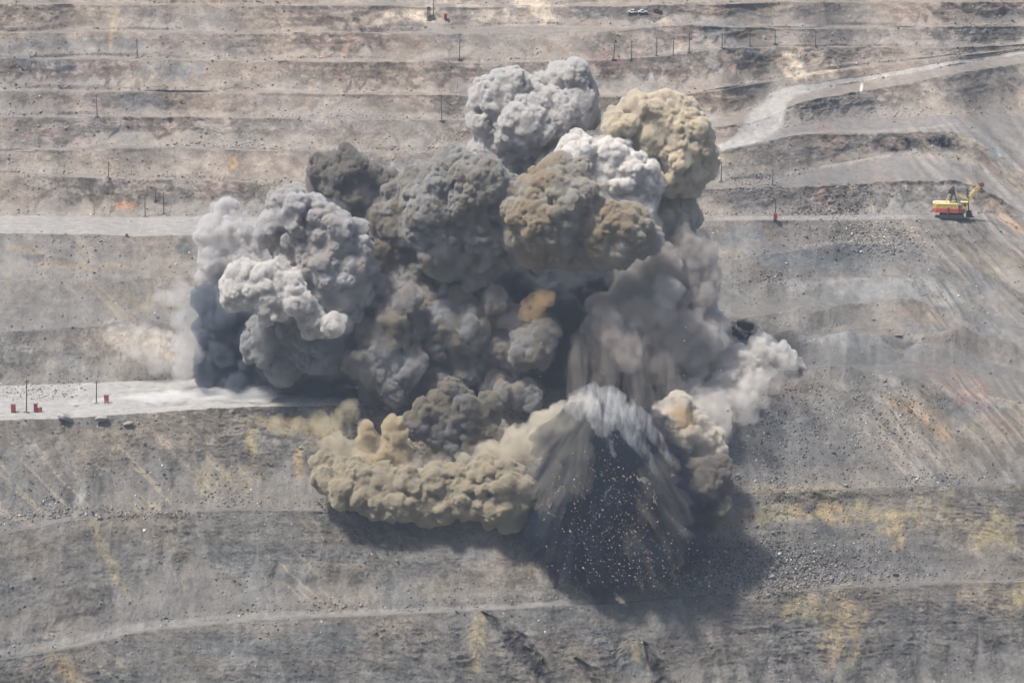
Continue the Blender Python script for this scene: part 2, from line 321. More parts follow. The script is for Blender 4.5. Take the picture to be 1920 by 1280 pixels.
# ochre and pale streaks running down the faces
st = ridg(X / 5.5 + Z * .25, Z / 18 + LI, 151, 4)
strk = sstep(.45, .75, st) * sstep(.1, .45, fbm(X / 30, LI * 3.1 + Z / 30, 161, 3)) * FACE
T = T + (C(.36, .31, .235) - T) * (strk * .6)[..., None]
def patch(cx, cy_, rx, ry, rot, col, k, rag=.95, fr=1.0):
    c, s_ = math.cos(math.radians(rot)), math.sin(math.radians(rot))
    m = (np.abs(px - cx) < (rx + ry) * 1.6) & (np.abs(py - cy_) < (rx + ry) * 1.6)
    if not m.any(): return
    qx = px[m] - cx; qy = py[m] - cy_; a = (qx * c + qy * s_) / rx; b_ = (-qx * s_ + qy * c) / ry
    d = np.sqrt(a * a + b_ * b_) + rag * (fbm(X[m] / 6 * fr, H[m] / 5 * fr, int(cx) & 255, 5, .65) + .25 * fbm(X[m] / 1.2, H[m] / 4, 9, 3))
    wgt = (k * (1 - sstep(.5, 1.15, d)) * np.clip(.8 + 1.8 * fbm(X[m] / 2.6, H[m] / 2.2, 19, 4, .65), 0, 1.1))[:, None]; T[m] = T[m] * (1 - wgt) + np.array(col) * wgt * (T[m].mean(1, keepdims=True) / .21) ** .5
OC = (.44, .33, .18); YE = (.40, .34, .20); PE = (.50, .44, .36); RD = (.26, .165, .13); BK = (.07, .072, .078); TN = (.33, .29, .23); BG = (.17, .19, .205); WH = (.62, .60, .57)
for p in [
 (214,50,7,52,4,OC,.55),(440,305,11,26,8,(.45,.29,.15),.9),(235,384,26,8,0,(.42,.25,.15),.8),(590,150,10,60,18,(.45,.34,.27),.55),(650,90,9,45,22,(.45,.34,.27),.6),
 (725,35,55,14,-8,PE,.7),(800,28,60,14,10,PE,.7),(905,22,70,18,18,PE,.7),(1010,20,45,22,10,PE,.8),(1120,110,60,20,0,(.27,.19,.165),.5),(1255,60,16,40,-30,PE,.5),
 (1490,130,20,52,-42,PE,.85),(1530,120,30,60,-40,PE,.7),(1370,120,10,45,-35,(.46,.36,.28),.7),(1400,140,12,45,-38,PE,.4),(1310,185,60,25,10,(.29,.21,.18),.4),
 (1430,120,14,60,-48,BG,.8),(1350,60,40,24,20,BG,.6),(330,130,70,20,6,BG,.7),(250,190,60,14,4,BG,.7),(90,120,60,16,8,BG,.5),(640,135,60,10,5,(.25,.19,.17),.5),
 (1560,265,60,22,60,RD,.35),(1640,330,60,20,25,(.27,.2,.17),.4),(1550,370,30,26,40,(.28,.2,.17),.5),(1575,260,12,10,0,OC,.4),
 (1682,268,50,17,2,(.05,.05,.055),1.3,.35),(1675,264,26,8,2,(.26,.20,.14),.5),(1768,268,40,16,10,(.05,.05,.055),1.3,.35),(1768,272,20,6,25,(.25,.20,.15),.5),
 (1870,290,20,60,-40,BG,.8),(1900,330,12,70,-42,TN,.5),(1880,400,12,80,-45,(.34,.25,.18),.6),(1850,370,10,60,-45,TN,.5),(1380,445,60,26,0,BG,.7),(1530,490,110,18,4,BG,.8),(1640,475,100,16,0,(.14,.15,.155),.6),
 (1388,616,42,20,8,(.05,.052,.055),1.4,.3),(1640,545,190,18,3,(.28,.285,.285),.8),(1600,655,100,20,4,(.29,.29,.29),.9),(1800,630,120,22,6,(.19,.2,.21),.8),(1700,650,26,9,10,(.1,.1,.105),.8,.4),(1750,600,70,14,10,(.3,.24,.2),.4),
 (1450,720,80,30,-20,(.24,.17,.15),.5),(1800,720,110,22,25,(.27,.18,.15),.5),(1740,790,60,22,40,(.34,.24,.16),.6),(1850,780,90,14,32,(.22,.14,.12),.6),(1690,760,40,12,30,(.36,.28,.18),.5),(1480,840,120,60,0,(.155,.15,.15),.6),
 (1450,960,90,26,0,YE,.6),(1540,950,60,30,20,OC,.55),(1640,965,90,30,6,YE,.65),(1680,1000,20,34,0,OC,.6),(1780,960,90,34,10,(.34,.30,.22),.6),(1860,1000,60,40,0,YE,.55),(1500,920,120,16,0,(.33,.28,.2),.5),(1560,1050,160,34,0,(.13,.128,.13),.75),(1750,1060,150,24,0,(.135,.13,.13),.7),
 (1590,1170,60,60,8,(.38,.31,.2),.7),(1550,1210,26,50,5,(.40,.32,.24),.7),(1500,1140,40,30,0,YE,.5),(1860,1130,60,44,0,(.32,.27,.2),.6),(1800,1160,60,30,0,(.12,.115,.12),.5),(1920,1120,30,40,0,YE,.6),(1680,1190,60,70,0,(.14,.135,.135),.7),(1800,1250,200,24,0,(.13,.125,.125),.6),
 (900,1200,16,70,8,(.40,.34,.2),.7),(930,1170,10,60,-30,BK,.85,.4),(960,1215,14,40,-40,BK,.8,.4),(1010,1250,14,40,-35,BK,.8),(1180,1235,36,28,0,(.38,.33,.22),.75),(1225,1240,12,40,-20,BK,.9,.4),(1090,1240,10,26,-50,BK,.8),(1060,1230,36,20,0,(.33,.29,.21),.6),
 (110,1250,44,24,30,(.33,.25,.15),.7),(70,1240,60,24,0,(.15,.165,.17),.5),(205,1050,12,80,-25,(.38,.32,.2),.5),(330,1040,30,60,-15,(.31,.28,.22),.45),(560,1085,60,14,0,(.1,.1,.105),.7),(640,1080,50,14,10,(.11,.11,.115),.6),(370,1095,40,12,10,(.11,.11,.11),.6),(850,1180,70,70,0,(.16,.155,.15),.5),
 (130,870,14,80,-22,(.33,.32,.30),.7),(60,830,20,60,-15,(.28,.27,.25),.5),(115,875,30,30,-20,(.12,.12,.12),.5),(300,860,70,16,0,(.12,.12,.12),.5),(470,830,18,40,-10,YE,.7),(560,800,90,24,8,OC,.6),(620,790,50,28,0,(.42,.36,.2),.7),(420,900,60,30,0,(.30,.26,.17),.5),(560,860,12,40,-5,OC,.6),(500,780,40,10,0,(.09,.085,.085),.8),
 (60,470,70,8,8,(.33,.27,.2),.5),(100,490,110,10,8,(.10,.10,.10),.6),(360,468,30,22,5,(.11,.12,.12),.8),(385,480,10,18,0,(.36,.26,.17),.7),(190,500,120,10,3,(.33,.28,.2),.5),(240,570,60,26,0,(.30,.26,.19),.5),(320,560,40,20,0,TN,.6),(260,640,110,30,10,(.40,.355,.29),.8),(310,655,40,24,30,(.40,.33,.25),.7),
 (640,1012,14,2.5,-4,WH,.9,.2),(715,1022,12,2.5,20,WH,.9,.2),(780,1010,8,3,10,WH,.5,.3),(800,1095,40,18,10,(.33,.31,.27),.4),(1615,165,3,10,10,WH,.9,.3),(1100,1060,60,40,20,(.34,.30,.23),.5),(1020,1060,70,30,25,(.33,.29,.22),.6)]:
    patch(*p)
T = T * (1 - .62 * cleft * sstep(-.35, .25, fbm(X / 1.5, H / 1.5, 23, 3)))[..., None]  # shade inside the shallow clefts darkened into the ground colour
RC = C(.36, .355, .345)
T = T + (RC * (1 + .14 * fbm(X / 14, V[..., 1] / 1.6, 171, 5, .6))[..., None] - T) * np.clip(haul * 1.25 + t_up * .3 + t_mid * .4 + t_shov * .45 + t_low * .25 + road_up * .7 + road_dn * .95, 0, 1)[..., None]
vs = fbm(X / 1.6 + fbm(X / 12, Z / 12, 33, 3) * 2, Z / 11, 181, 4, .6)[..., None] * FACE[..., None]
T = T * (1 + .16 * vs * sstep(500, 800, py)[..., None] + .05 * vs)
dz_ = (sstep(1640, 1760, px) * sstep(200, 260, py) * sstep(640, 560, py) + sstep(1560, 1700, px) * sstep(690, 730, py) * sstep(930, 880, py) + .5 * sstep(1150, 1250, px) * sstep(40, 90, py) * sstep(190, 150, py))[..., None]
dg = fbm((X + Z * 1.15) / 3.2 + fbm(X / 15, Z / 15, 37, 3), (X - Z) / 34, 191, 4, .6)[..., None]
T = T * (1 + .5 * dz_ * dg) * (1 + dz_ * np.clip(dg * 2 - .3, 0, 1) * C(.12, .04, -.03))
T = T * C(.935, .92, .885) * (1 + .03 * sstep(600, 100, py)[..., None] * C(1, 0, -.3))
T = np.clip(T, .03, .7)
RG = np.clip(rock * 1.0 + FACE * .25 + .08, 0, 1) * (1 - roads * .9)
idx = np.arange(NR * NX).reshape(NR, NX)
F = np.stack([idx[:-1, :-1], idx[:-1, 1:], idx[1:, 1:], idx[1:, :-1]], -1).reshape(-1, 4)
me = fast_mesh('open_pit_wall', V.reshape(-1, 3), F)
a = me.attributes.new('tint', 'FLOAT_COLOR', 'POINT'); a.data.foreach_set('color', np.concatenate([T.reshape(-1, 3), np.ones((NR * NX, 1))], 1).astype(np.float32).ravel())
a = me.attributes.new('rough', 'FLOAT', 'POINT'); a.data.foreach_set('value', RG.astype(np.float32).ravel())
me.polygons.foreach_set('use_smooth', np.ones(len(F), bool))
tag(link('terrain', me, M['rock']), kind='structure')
PX, PY, PD = project(V)
print('terrain done', time.time() - T00)
def ground(x, y):
    """nearest visible point of the ground seen at (x, y)"""
    j = int(np.clip(round((x - X0) / DX), 3, NX - 4))
    d = (PX[:, j-3:j+4] - x) ** 2 + (PY[:, j-3:j+4] - y) ** 2
    m = d < 9
    if m.any():
        f = np.where(m, PD[:, j-3:j+4], 1e9); k = np.unravel_index(np.argmin(f + d * .4), f.shape)
    else: k = np.unravel_index(np.argmin(d), d.shape)
    return V[k[0], j - 3 + k[1]].copy()
# ------------------------------------------------------------------ solid builder
class MB:
    def __init__(s): s.bm = bmesh.new()
    def box(s, c, d, rot=None):
        m = Matrix.Translation(c) @ (rot.to_4x4() if rot else Matrix()) @ Matrix.Diagonal((*d, 1)); bmesh.ops.create_cube(s.bm, size=1, matrix=m); return s
    def beam(s, a, b, w_, h=None):
        a, b = Vector(a), Vector(b); d = b - a; q = d.to_track_quat('Z', 'Y').to_matrix()
        return s.box((a + b) / 2, (w_, h or w_, d.length), q)
    def cyl(s, a, b, r, r2=None, n=12):
        a, b = Vector(a), Vector(b); d = b - a; m = Matrix.Translation((a + b) / 2) @ d.to_track_quat('Z', 'Y').to_matrix().to_4x4()
        bmesh.ops.create_cone(s.bm, cap_ends=True, segments=n, radius1=r, radius2=r if r2 is None else r2, depth=d.length, matrix=m); return s
    def prism(s, pts, z0, z1):
        lo = [s.bm.verts.new((x, y, z0)) for x, y in pts]; hi = [s.bm.verts.new((x, y, z1)) for x, y in pts]; n = len(pts)
        s.bm.faces.new(lo[::-1]); s.bm.faces.new(hi)
        for i in range(n): s.bm.faces.new((lo[i], lo[(i + 1) % n], hi[(i + 1) % n], hi[i]))
        return s
    def side(s, pts, y0, y1):
        """profile in x,z pushed along y"""
        lo = [s.bm.verts.new((x, y0, z)) for x, z in pts]; hi = [s.bm.verts.new((x, y1, z)) for x, z in pts]; n = len(pts)
        s.bm.faces.new(lo); s.bm.faces.new(hi[::-1])
        for i in range(n): s.bm.faces.new((lo[(i + 1) % n], lo[i], hi[i], hi[(i + 1) % n]))
        return s
    def build(s, name, mat, parent=None, bev=0):
        if bev:
            try: bmesh.ops.bevel(s.bm, geom=s.bm.edges[:], offset=bev, segments=1, affect='EDGES', clamp_overlap=True)
            except Exception: pass
        bmesh.ops.recalc_face_normals(s.bm, faces=s.bm.faces[:])
        me = bpy.data.meshes.new(name); s.bm.to_mesh(me); s.bm.free(); return link(name, me, mat, parent)
M.update(yellow=paint('worn_yellow_paint', (.52, .36, .11), .6), red=paint('worn_red_paint', (.44, .085, .05), .65), dred=paint('dark_red_paint', (.16, .045, .04), .7),
    steel=paint('dark_steel', (.035, .036, .04), .7), rust=paint('rusty_steel', (.19, .085, .06), .8), glass=paint('dark_glass', (.03, .04, .05), .15, .1),
    white=paint('dusty_white_paint', (.62, .60, .57), .6), wood=paint('weathered_pole', (.075, .068, .06), .9), cream=paint('pale_yellow_paint', (.66, .56, .27), .6),
    conc=paint('pole_concrete', (.10, .098, .095), .95), cab=paint('cabinet_red', (.36, .05, .045), .7, .45), rubber=paint('tyre_rubber', (.03, .03, .03), .9), tarp=paint('dark_tarp', (.06, .06, .065), .8))

def copy_tree(o, parent=None):
    c = o.copy(); COL.objects.link(c); c.parent = parent
    for ch in o.children: copy_tree(ch, c)
    return c

# ------------------------------------------------------------------ mining shovel
g = ground(1783, 405); sh = empty('mining_shovel', (g[0], g[1] - 1.0, g[2] - .1), math.radians(-6))
tag(sh, 'yellow and red electric mining shovel with raised boom parked on the grey bench', 'mining shovel')
hp = [(-6.4, -1.9), (-5.3, -3.1), (2.4, -3.1), (2.4, 3.1), (-5.3, 3.1), (-6.4, 1.9)]
MB().prism(hp, 3.75, 5.25).build('engine_house', M['yellow'], sh)
band = [(x * 1.008, y * 1.012) for x, y in hp]
MB().prism(band, 2.3, 3.75).build('lower_band', M['red'], sh)
MB().prism([(x * 1.01, y * 1.02) for x, y in hp], 5.25, 5.34).build('roof', M['cream'], sh)
MB().box((3.6, 0, 3.0), (2.5, 6.0, 1.5)).build('front_deck', M['dred'], sh)
dr = MB().box((-1.0, -3.2, 3.3), (.5, .08, 1.6)).build('door', M['steel'], sh)
MB().box((-.85, -3.27, 3.3), (.06, .06, .22)).build('handle', M['white'], dr)
cb = MB().box((4.55, -1.9, 4.85), (1.5, 1.9, 2.3)).build('cab', M['yellow'], sh, .05)
MB().box((4.55, -2.88, 5.1), (.75, .05, .8)).build('window', M['glass'], cb)
MB().box((5.33, -1.9, 5.1), (.05, 1.4, .9)).build('window', M['glass'], cb)
MB().box((4.4, -1.9, 6.06), (2.5, 2.3, .12)).build('cab_roof', M['cream'], cb)
MB().box((-5.2, -.6, 5.6), (1.1, 2.4, .5)).build('roof_vent', M['white'], sh)
MB().box((0.2, -1.2, 5.65), (1.4, 1.2, .7), Matrix.Rotation(.4, 3, 'Y')).build('roof_hatch', M['yellow'], sh)
gm = MB()
for y in (-1.7, 1.7):
    gm.beam((-.5, y, 5.3), (.2, y * .8, 8.6), .28).beam((2.0, y, 5.3), (1.0, y * .8, 8.6), .28).beam((-.4, y, 6.6), (1.5, y, 6.6), .16)
    gm.beam((.2, y * .8, 8.5), (1.0, y * .8, 8.5), .3)
gm.beam((.2, -1.5, 8.5), (.2, 1.5, 8.5), .3).beam((1, -1.5, 8.5), (1, 1.5, 8.5), .3)
gn = gm.build('gantry', M['steel'], sh)
MB().side([(-1.2, 8.6), (1.2, 8.6), (1.0, 10.2), (-.2, 10.5), (-1.0, 9.6)], -1.3, 1.3).build('gantry_head', M['steel'], gn)
MB().cyl((.5, -1.1, 10.8), (.5, 1.1, 10.8), .55).build('sheave', M['rust'], gn)
for y in (-1.6, 1.6): MB().beam((-1.9, y, 5.3), (-.8, y * .85, 8.7), .16).build('rear_strut', M['cream'], sh)
for y in (-1.1, 1.1):
    for z in (0, .5): MB().beam((1.3, y, 8.9 - z), (5.7, y, 6.9 - z * .8), .17).build('stay', M['cream'], sh)
bo = MB()
for y in (-1.0, 1.0): bo.beam((4.0, y, 4.0), (10.3, y * .6, 11.9), .34, .62)
for k in range(5):
    t_ = .2 + k * .17; bo.beam((4.0 + 6.3 * t_, -.9, 4 + 7.9 * t_), (4.0 + 6.3 * t_, .9, 4 + 7.9 * t_), .2)
bo = bo.build('boom', M['yellow'], sh)
MB().box((7.0, 0, 8.9), (2.6, 1.6, .5), Matrix.Rotation(-.9, 3, 'Y')).beam((6.2, 0, 8.7), (9.0, 0, 11.4), .3).build('crowd_machinery', M['cream'], bo)
MB().cyl((10.3, -.9, 12.0), (10.3, .9, 12.0), .85, n=16).box((9.9, 0, 12.3), (1.9, 2.0, .5)).build('sheave', M['rust'], bo)
MB().beam((5.3, -.45, 10.5), (6.15, -.45, 2.2), .34, .42).beam((5.3, .45, 10.5), (6.15, .45, 2.2), .34, .42).build('dipper_stick', M['steel'], sh)
di = MB().side([(5.2, .45), (5.3, 2.4), (7.0, 2.5), (7.5, .5), (6.6, .2)], -1.1, 1.1).build('dipper', M['steel'], sh, .08)
for k in range(4): MB().box((7.75, -.85 + k * .57, .4), (.5, .2, .2)).build('tooth', M['steel'], di)
for y in (-2.7, 2.7):
    tr = MB().side([(-3.9, .5), (-3.4, .05), (3.8, .05), (4.5, .55), (4.5, 1.0), (3.9, 1.45), (-3.3, 1.45), (-3.9, 1.0)], y - .6, y + .6).build('crawler_track', M['steel'], sh)
    for x in (-3.2, -1.9, -.6, .7, 2.0, 3.6): MB().cyl((x, y - .68, .75), (x, y + .68, .75), .48, n=14).build('wheel', M['steel'], tr)
MB().box((.3, 0, 1.2), (4.6, 4.4, 1.2)).build('underframe', M['steel'], sh)
MB().cyl((0, 0, 1.8), (0, 0, 2.32), 2.5, n=24).build('turntable', M['steel'], sh)
lm = MB()
for y in (-3.5, -3.0): lm.beam((-1.6, y, .6), (-1.0, y, 2.4), .1)
for k in range(6): lm.box((-1.5 + k * .1, -3.25, .8 + k * .3), (.25, .5, .05))
lm.build('ladder', M['red'], sh)
rl = MB()
for x in (-5.6, -3.6, -1.6, .4, 2.2): rl.beam((x, -3.2, 5.3), (x, -3.2, 6.1), .06)
rl.beam((-5.6, -3.2, 6.1), (2.2, -3.2, 6.1), .06).beam((-5.6, -3.2, 5.75), (2.2, -3.2, 5.75), .05).build('railing', M['cream'], sh)

# ------------------------------------------------------------------ power poles
def make_pole():
    r = empty('power_pole', (0, 0, 0))
    MB().cyl((0, 0, -.5), (0, 0, 10), .24, .15, 8).build('pole', M['wood'], r)
    ca = MB().beam((-1.1, 0, 9.2), (1.1, 0, 9.2), .13, .16).beam((-.7, -.02, 9.2), (0, -.02, 8.4), .06).beam((.7, -.02, 9.2), (0, -.02, 8.4), .06).build('crossarm', M['wood'], r)
    MB().box((0, 0, .05), (1.9, 1.1, .3)).build('base', M['conc'], r)
    return r
POLES = [
 (49, 710, 771, 'leaning dark power pole between the two red cabinets on the white road'), (181, 713, 755, 'dark power pole on the white road just left of a lone red cabinet'),
 (205, 303, 333, 'short power pole standing alone on the grey bench at left'), (291, 352, 374, 'faint short pole set back on the slope behind the grey road'),
 (272, 369, 405, 'power pole beside the grey road, leftmost of three on its far edge'), (308, 360, 400, 'tall power pole in the middle of three beside the grey road'),
 (400, 366, 410, 'power pole beside the grey road next to the pale smoke column'), (258, 74, 108, 'thin pole on a high bench at upper left under the ochre streak'),
 (184, 177, 217, 'thin pole on a high bench at far left above the purple rock'), (829, 178, 226, 'pole on a high bench left of the tallest smoke column'),
 (862, 62, 110, 'pole on the upper bench at a white patch of rock'), (1150, 78, 111, 'thin leaning pole, leftmost of the long row along the upper bench'),
 (1183, 76, 111, 'second pole from the left in the long row along the upper bench'), (1231, 70, 104, 'third pole from the left in the long row along the upper bench'),
 (1263, 71, 103, 'fourth pole from the left in the long row along the upper bench'), (1293, 63, 97, 'fifth pole from the left in the long row, the tallest one'),
 (1354, 60, 87, 'sixth pole from the left in the long row, over dark blue rock'), (1406, 57, 86, 'third pole from the right in the long row along the upper bench'),
 (1454, 56, 82, 'second pole from the right in the long row along the upper bench'), (1529, 56, 86, 'last pole at the right end of the long row, by a purple outcrop'),
 (1352, 303, 341, 'thin pole on the grey flat just right of the tan smoke cloud'), (1449, 318, 346, 'pole on the grey flat above the red cabinet'),
 (1453, 370, 405, 'thin pole directly behind the red cabinet on the shovel bench'), (813, -6, 36, 'bare pole beside the lattice tower at the top of the pit'),
]
p0 = make_pole()
for i, (x, yt, yb, lb) in enumerate(POLES):
    r = p0 if i == 0 else copy_tree(p0)
    g = ground(x, yb); d = math.hypot(g[1], g[2] - CAMZ); h = (yb - yt) / FPX * d / math.cos(math.radians(14)) * 1.02
    r.location = (g[0], g[1] - .3, g[2]); k = .9 if yt > 500 else .8
    r.scale = (k, k, h / 10); r.rotation_euler = (math.radians((i * 37 % 7 - 3) * .3), math.radians(2.2 if i in (0, 1) else (3 if i == 11 else (i * 53 % 9 - 4) * .25)), math.radians(i * 29 % 50 - 25))
    tag(r, lb, 'power pole', 'power poles along the benches')

# ------------------------------------------------------------------ red switch cabinets
def cabinet(x, y, wpx, hpx, label, low=False):
    g = ground(x, y); d = math.hypot(g[1], g[2] - CAMZ); W = wpx / FPX * d; H = hpx / FPX * d * 1.03
    r = empty('switch_cabinet', (g[0], g[1] - .4, g[2])); tag(r, label, 'electrical cabinet', 'red electrical cabinets on the benches')
    MB().box((0, 0, .2 + H / 2), (W, W * .9, H - .2)).build('housing', M['cab'], r, .04)
    MB().box((0, 0, H + .16), (W * 1.12, W * 1.05, .1)).build('lid', M['dred'], r)
    for k in (-1, 1):
        dd = MB().box((k * W * .235, -W * .45 - .03, .2 + H / 2), (W * .42, .06, H * .82)).build('door', M['cab'], r)
        MB().box((k * W * .06, -W * .45 - .09, .2 + H * .5), (.06, .05, .25)).build('handle', M['steel'], dd)
    for k in (-1, 1): MB().box((k * W * .4, 0, .05), (.18, W * 1.3, .25)).build('skid', M['steel'], r)
    if low:
        MB().box((W * 1.15, 0, H * .28), (W * 1.2, W * .8, H * .46)).build('side_housing', M['cab'], r, .04)
        MB().cyl((W * 1.1, -.1, H * .55), (W * 1.75, -.1, H * .55), .25).build('cable_entry', M['rust'], r)
cabinet(26, 771, 8, 13.5, 'red cabinet on the white road near the left edge of the view')
cabinet(68, 771, 6.5, 14, 'red L-shaped cabinet with a low side box on the white road', True)
cabinet(200.5, 753, 8, 13, 'lone red cabinet on the white road right of a dark pole')
cabinet(1454.5, 411, 6.5, 11, 'small red cabinet at the foot of a thin pole on the shovel bench')
cabinet(835, 36, 5.5, 8.5, 'dark red cabinet beside the lattice tower on the top bench')

# ------------------------------------------------------------------ lattice tower
g = ground(804, 38); tw = empty('lattice_tower', tuple(g)); tag(tw, 'small square lattice tower with a platform head beside a red cabinet on the top bench', 'tower')
lg = [(-.45, -.45), (.45, -.45), (.45, .45), (-.45, .45)]
for q in lg: MB().beam((q[0], q[1], 0), (q[0], q[1], 3.6), .14).build('leg', M['steel'], tw)
bm_ = MB()
for a, b in ((0, 1), (1, 2), (2, 3), (3, 0)):
    for k in range(3):
        z = k * 1.2; bm_.beam((*lg[a], z), (*lg[b], z + 1.2), .07).beam((*lg[b], z), (*lg[a], z + 1.2), .07).beam((*lg[a], z + 1.2), (*lg[b], z + 1.2), .07)
bm_.build('bracing', M['steel'], tw)
MB().box((0, 0, 3.75), (1.5, 1.5, .15)).box((0, 0, 4.4), (1.1, 1.1, .5)).beam((-.6, -.6, 3.8), (-.6, -.6, 4.8), .1).beam((.6, -.6, 3.8), (.6, -.6, 4.8), .1).box((0, 0, 4.85), (1.4, 1.4, .1)).build('platform', M['steel'], tw)
MB().box((0, 0, .05), (2.0, 1.6, .2)).build('base', M['steel'], tw)

# ------------------------------------------------------------------ small vehicles on the top bench
def truck(x, y, label, c, L_=3.6, rz=0., load=None):
    g = ground(x, y); r = empty('parked_pickup', tuple(g), math.radians(rz)); tag(r, label, 'vehicle', 'small vehicles parked on the top bench')
    MB().side([(-L_/2, .4), (L_/2, .4), (L_/2, .85), (L_*.22, .95), (L_*.08, 1.5), (-L_*.2, 1.5), (-L_*.22, .9), (-L_/2, .9)], -.8, .8).build('body', c, r, .04)
    MB().side([(L_*.2, .98), (L_*.09, 1.4), (-L_*.16, 1.4), (-L_*.17, .98)], -.82, .82).build('window', M['glass'], r)
    for sx in (-1, 1):
        for sy in (-1, 1): MB().cyl((sx * L_ * .32, sy * .85, .35), (sx * L_ * .32, sy * .62, .35), .35).build('wheel', M['rubber'], r)
    if load: MB().box((-L_ * .34, 0, 1.15), (L_ * .28, 1.3, .6)).build('load', load, r, .05)
truck(1186, 26, 'pale vehicle with a dark load on the top bench, leftmost of three', M['white'], 3.2, 170, M['tarp'])
truck(1204, 25, 'low white vehicle with dark sides, middle of three on the top bench', M['white'], 3.4, 5)
truck(1232, 23, 'dark vehicle, rightmost of three on the top bench', M['tarp'], 3.2, 0, M['tarp'])

# ------------------------------------------------------------------ boulders, blocks, rubble
def stone_mesh(name, seed, sub=3, flat=.7, rough=.12, cuts=9):
    g_ = np.random.default_rng(seed); bm = bmesh.new(); bmesh.ops.create_icosphere(bm, subdivisions=sub, radius=1)
    co = np.array([v.co[:] for v in bm.verts])
    for _ in range(cuts):
        n = g_.normal(size=3); n /= np.linalg.norm(n); h = g_.uniform(.45, .8); d = co @ n - h; co = co - np.outer(np.maximum(d, 0), n)
    co *= np.array([1, g_.uniform(.65, .9), flat]); co += rough * .5 * fbm(co[:, 0] * 2 + seed, co[:, 1] * 2 + co[:, 2] * 2, seed, 3)[:, None] * co
    for v, c in zip(bm.verts, co): v.co = c
    me = bpy.data.meshes.new(name); bm.to_mesh(me); bm.free(); return me
def stonemat(name, col):
    m, t, b = nmat(name); N = t.nodes; L = t.links; tc = N.new('ShaderNodeTexCoord'); nz = N.new('ShaderNodeTexNoise'); nz.inputs['Scale'].default_value = 2.5; nz.inputs['Detail'].default_value = 8
    L.new(tc.outputs['Object'], nz.inputs[0]); cr = N.new('ShaderNodeValToRGB'); cr.color_ramp.elements[0].position = .3; cr.color_ramp.elements[1].position = .7
    cr.color_ramp.elements[0].color = (*[c * .65 for c in col], 1); cr.color_ramp.elements[1].color = (*[c * 1.3 for c in col], 1)
    L.new(nz.outputs['Fac'], cr.inputs[0]); L.new(cr.outputs[0], b.inputs['Base Color']); b.inputs['Roughness'].default_value = 1; b.inputs['Specular IOR Level'].default_value = .1
    bp = N.new('ShaderNodeBump'); bp.inputs['Strength'].default_value = .6; bp.inputs['Distance'].default_value = .2; L.new(nz.outputs['Fac'], bp.inputs['Height']); L.new(bp.outputs[0], b.inputs['Normal']); return m
SM = [stonemat('stone_grey', (.25, .24, .225)), stonemat('stone_dark', (.10, .10, .105)), stonemat('stone_pale', (.31, .30, .285)), stonemat('stone_warm', (.27, .20, .165))]
def boulder(x, y, rpx, label, mi, seed, sc=(1, 1, .8), rot=(0, 0, 0), group=None):
    g = ground(x, y + rpx * .4); d = math.hypot(g[1], g[2] - CAMZ); r = rpx / FPX * d
    o = link('boulder', stone_mesh('boulder', seed, 4), SM[mi]); o.location = (g[0], g[1] - r * .2, g[2] + r * .25); o.scale = (r * sc[0], r * sc[1], r * sc[2]); o.rotation_euler = rot
    tag(o, label, 'boulder', group)
boulder(123, 779, 17, 'large grey boulder on the edge of the white road, nearest the poles', 2, 3, (1, .8, .75), (0, .35, .2))
boulder(190, 783, 15, 'pale flat-sided boulder on the edge of the white road', 2, 5, (1, .8, .75), (0, -.1, .4))
boulder(241, 792, 11, 'smaller half buried boulder, right of the two large ones at the road edge', 0, 8, (1, .8, .7), (0, -.3, .1))
boulder(143, 758, 5, 'small pale rock lying in the middle of the white road', 2, 9)
boulder(153, 727, 4, 'round grey rock on the slope above the white road', 0, 12)
boulder(1446, 1079, 8.5, 'pale square block in the rubble field at lower right', 2, 21, (1, .9, 1.0), (0, .2, .5))
boulder(1479, 1078, 8, 'dark flat boulder just right of the pale square block', 1, 23, (1.2, .9, .7))
boulder(1449, 1064, 7, 'grey boulder just above the pale square block', 0, 25, (1, .9, .8))
boulder(1563, 846, 6, 'dark boulder alone on the brown slope at right', 1, 27, (1.2, .9, .7))
boulder(1679, 1074, 6, 'dark boulder near the lower track at right', 1, 31, (1.2, .9, .7))
boulder(1383, 889, 5, 'pale rounded rock on the slope beside the dark dust', 2, 33)
boulder(1585, 908, 5, 'grey rock just above the yellow rock face at right', 0, 35)
boulder(1684, 626, 6, 'reddish rock beside the dark hollow between the mounds', 3, 37, (1.3, .9, .6))
boulder(1637, 597, 5, 'reddish rock on the slope above the grey mounds', 3, 39)
boulder(1340, 1108, 5, 'dark rock on the lower track left of the rubble field', 1, 41)
boulder(237, 441, 4.5, 'dark upright rock on the edge of the grey road', 1, 43, (.7, .7, 1.2))
rg = np.random.default_rng(5)
blocks = [stone_mesh('block', 60 + k, 2) for k in range(6)]
for k in range(6): blocks[k].materials.append(SM[(0, 1, 2, 3, 0, 1)[k]])
def scatter_blocks(n, cx, cy_, rx, ry, lo, hi, label, group):
    for k in range(n):
        x, y = cx + rg.normal() * rx * .5, cy_ + rg.normal() * ry * .5; g = ground(x, y); s_ = rg.uniform(lo, hi) ** 1.0
        o = link('rock_block', blocks[rg.integers(6)]); o.location = (g[0], g[1] - s_ * .3, g[2] + s_ * .25); o.scale = (s_, s_ * rg.uniform(.7, 1), s_ * rg.uniform(.6, 1)); o.rotation_euler = tuple(rg.uniform(0, 6, 3)); tag(o, label, 'rock', group)
scatter_blocks(70, 1410, 1066, 150, 52, .35, .85, 'angular grey or brown block lying in the rubble field at lower right', 'blocks of the lower right rubble field')
scatter_blocks(34, 1500, 830, 200, 110, .3, .6, 'small block lying on the open brown slope at right', 'blocks on the brown slope')
scatter_blocks(24, 1640, 455, 90, 30, .35, .7, 'pale block in the rubble below the shovel bench', 'blocks below the shovel bench')
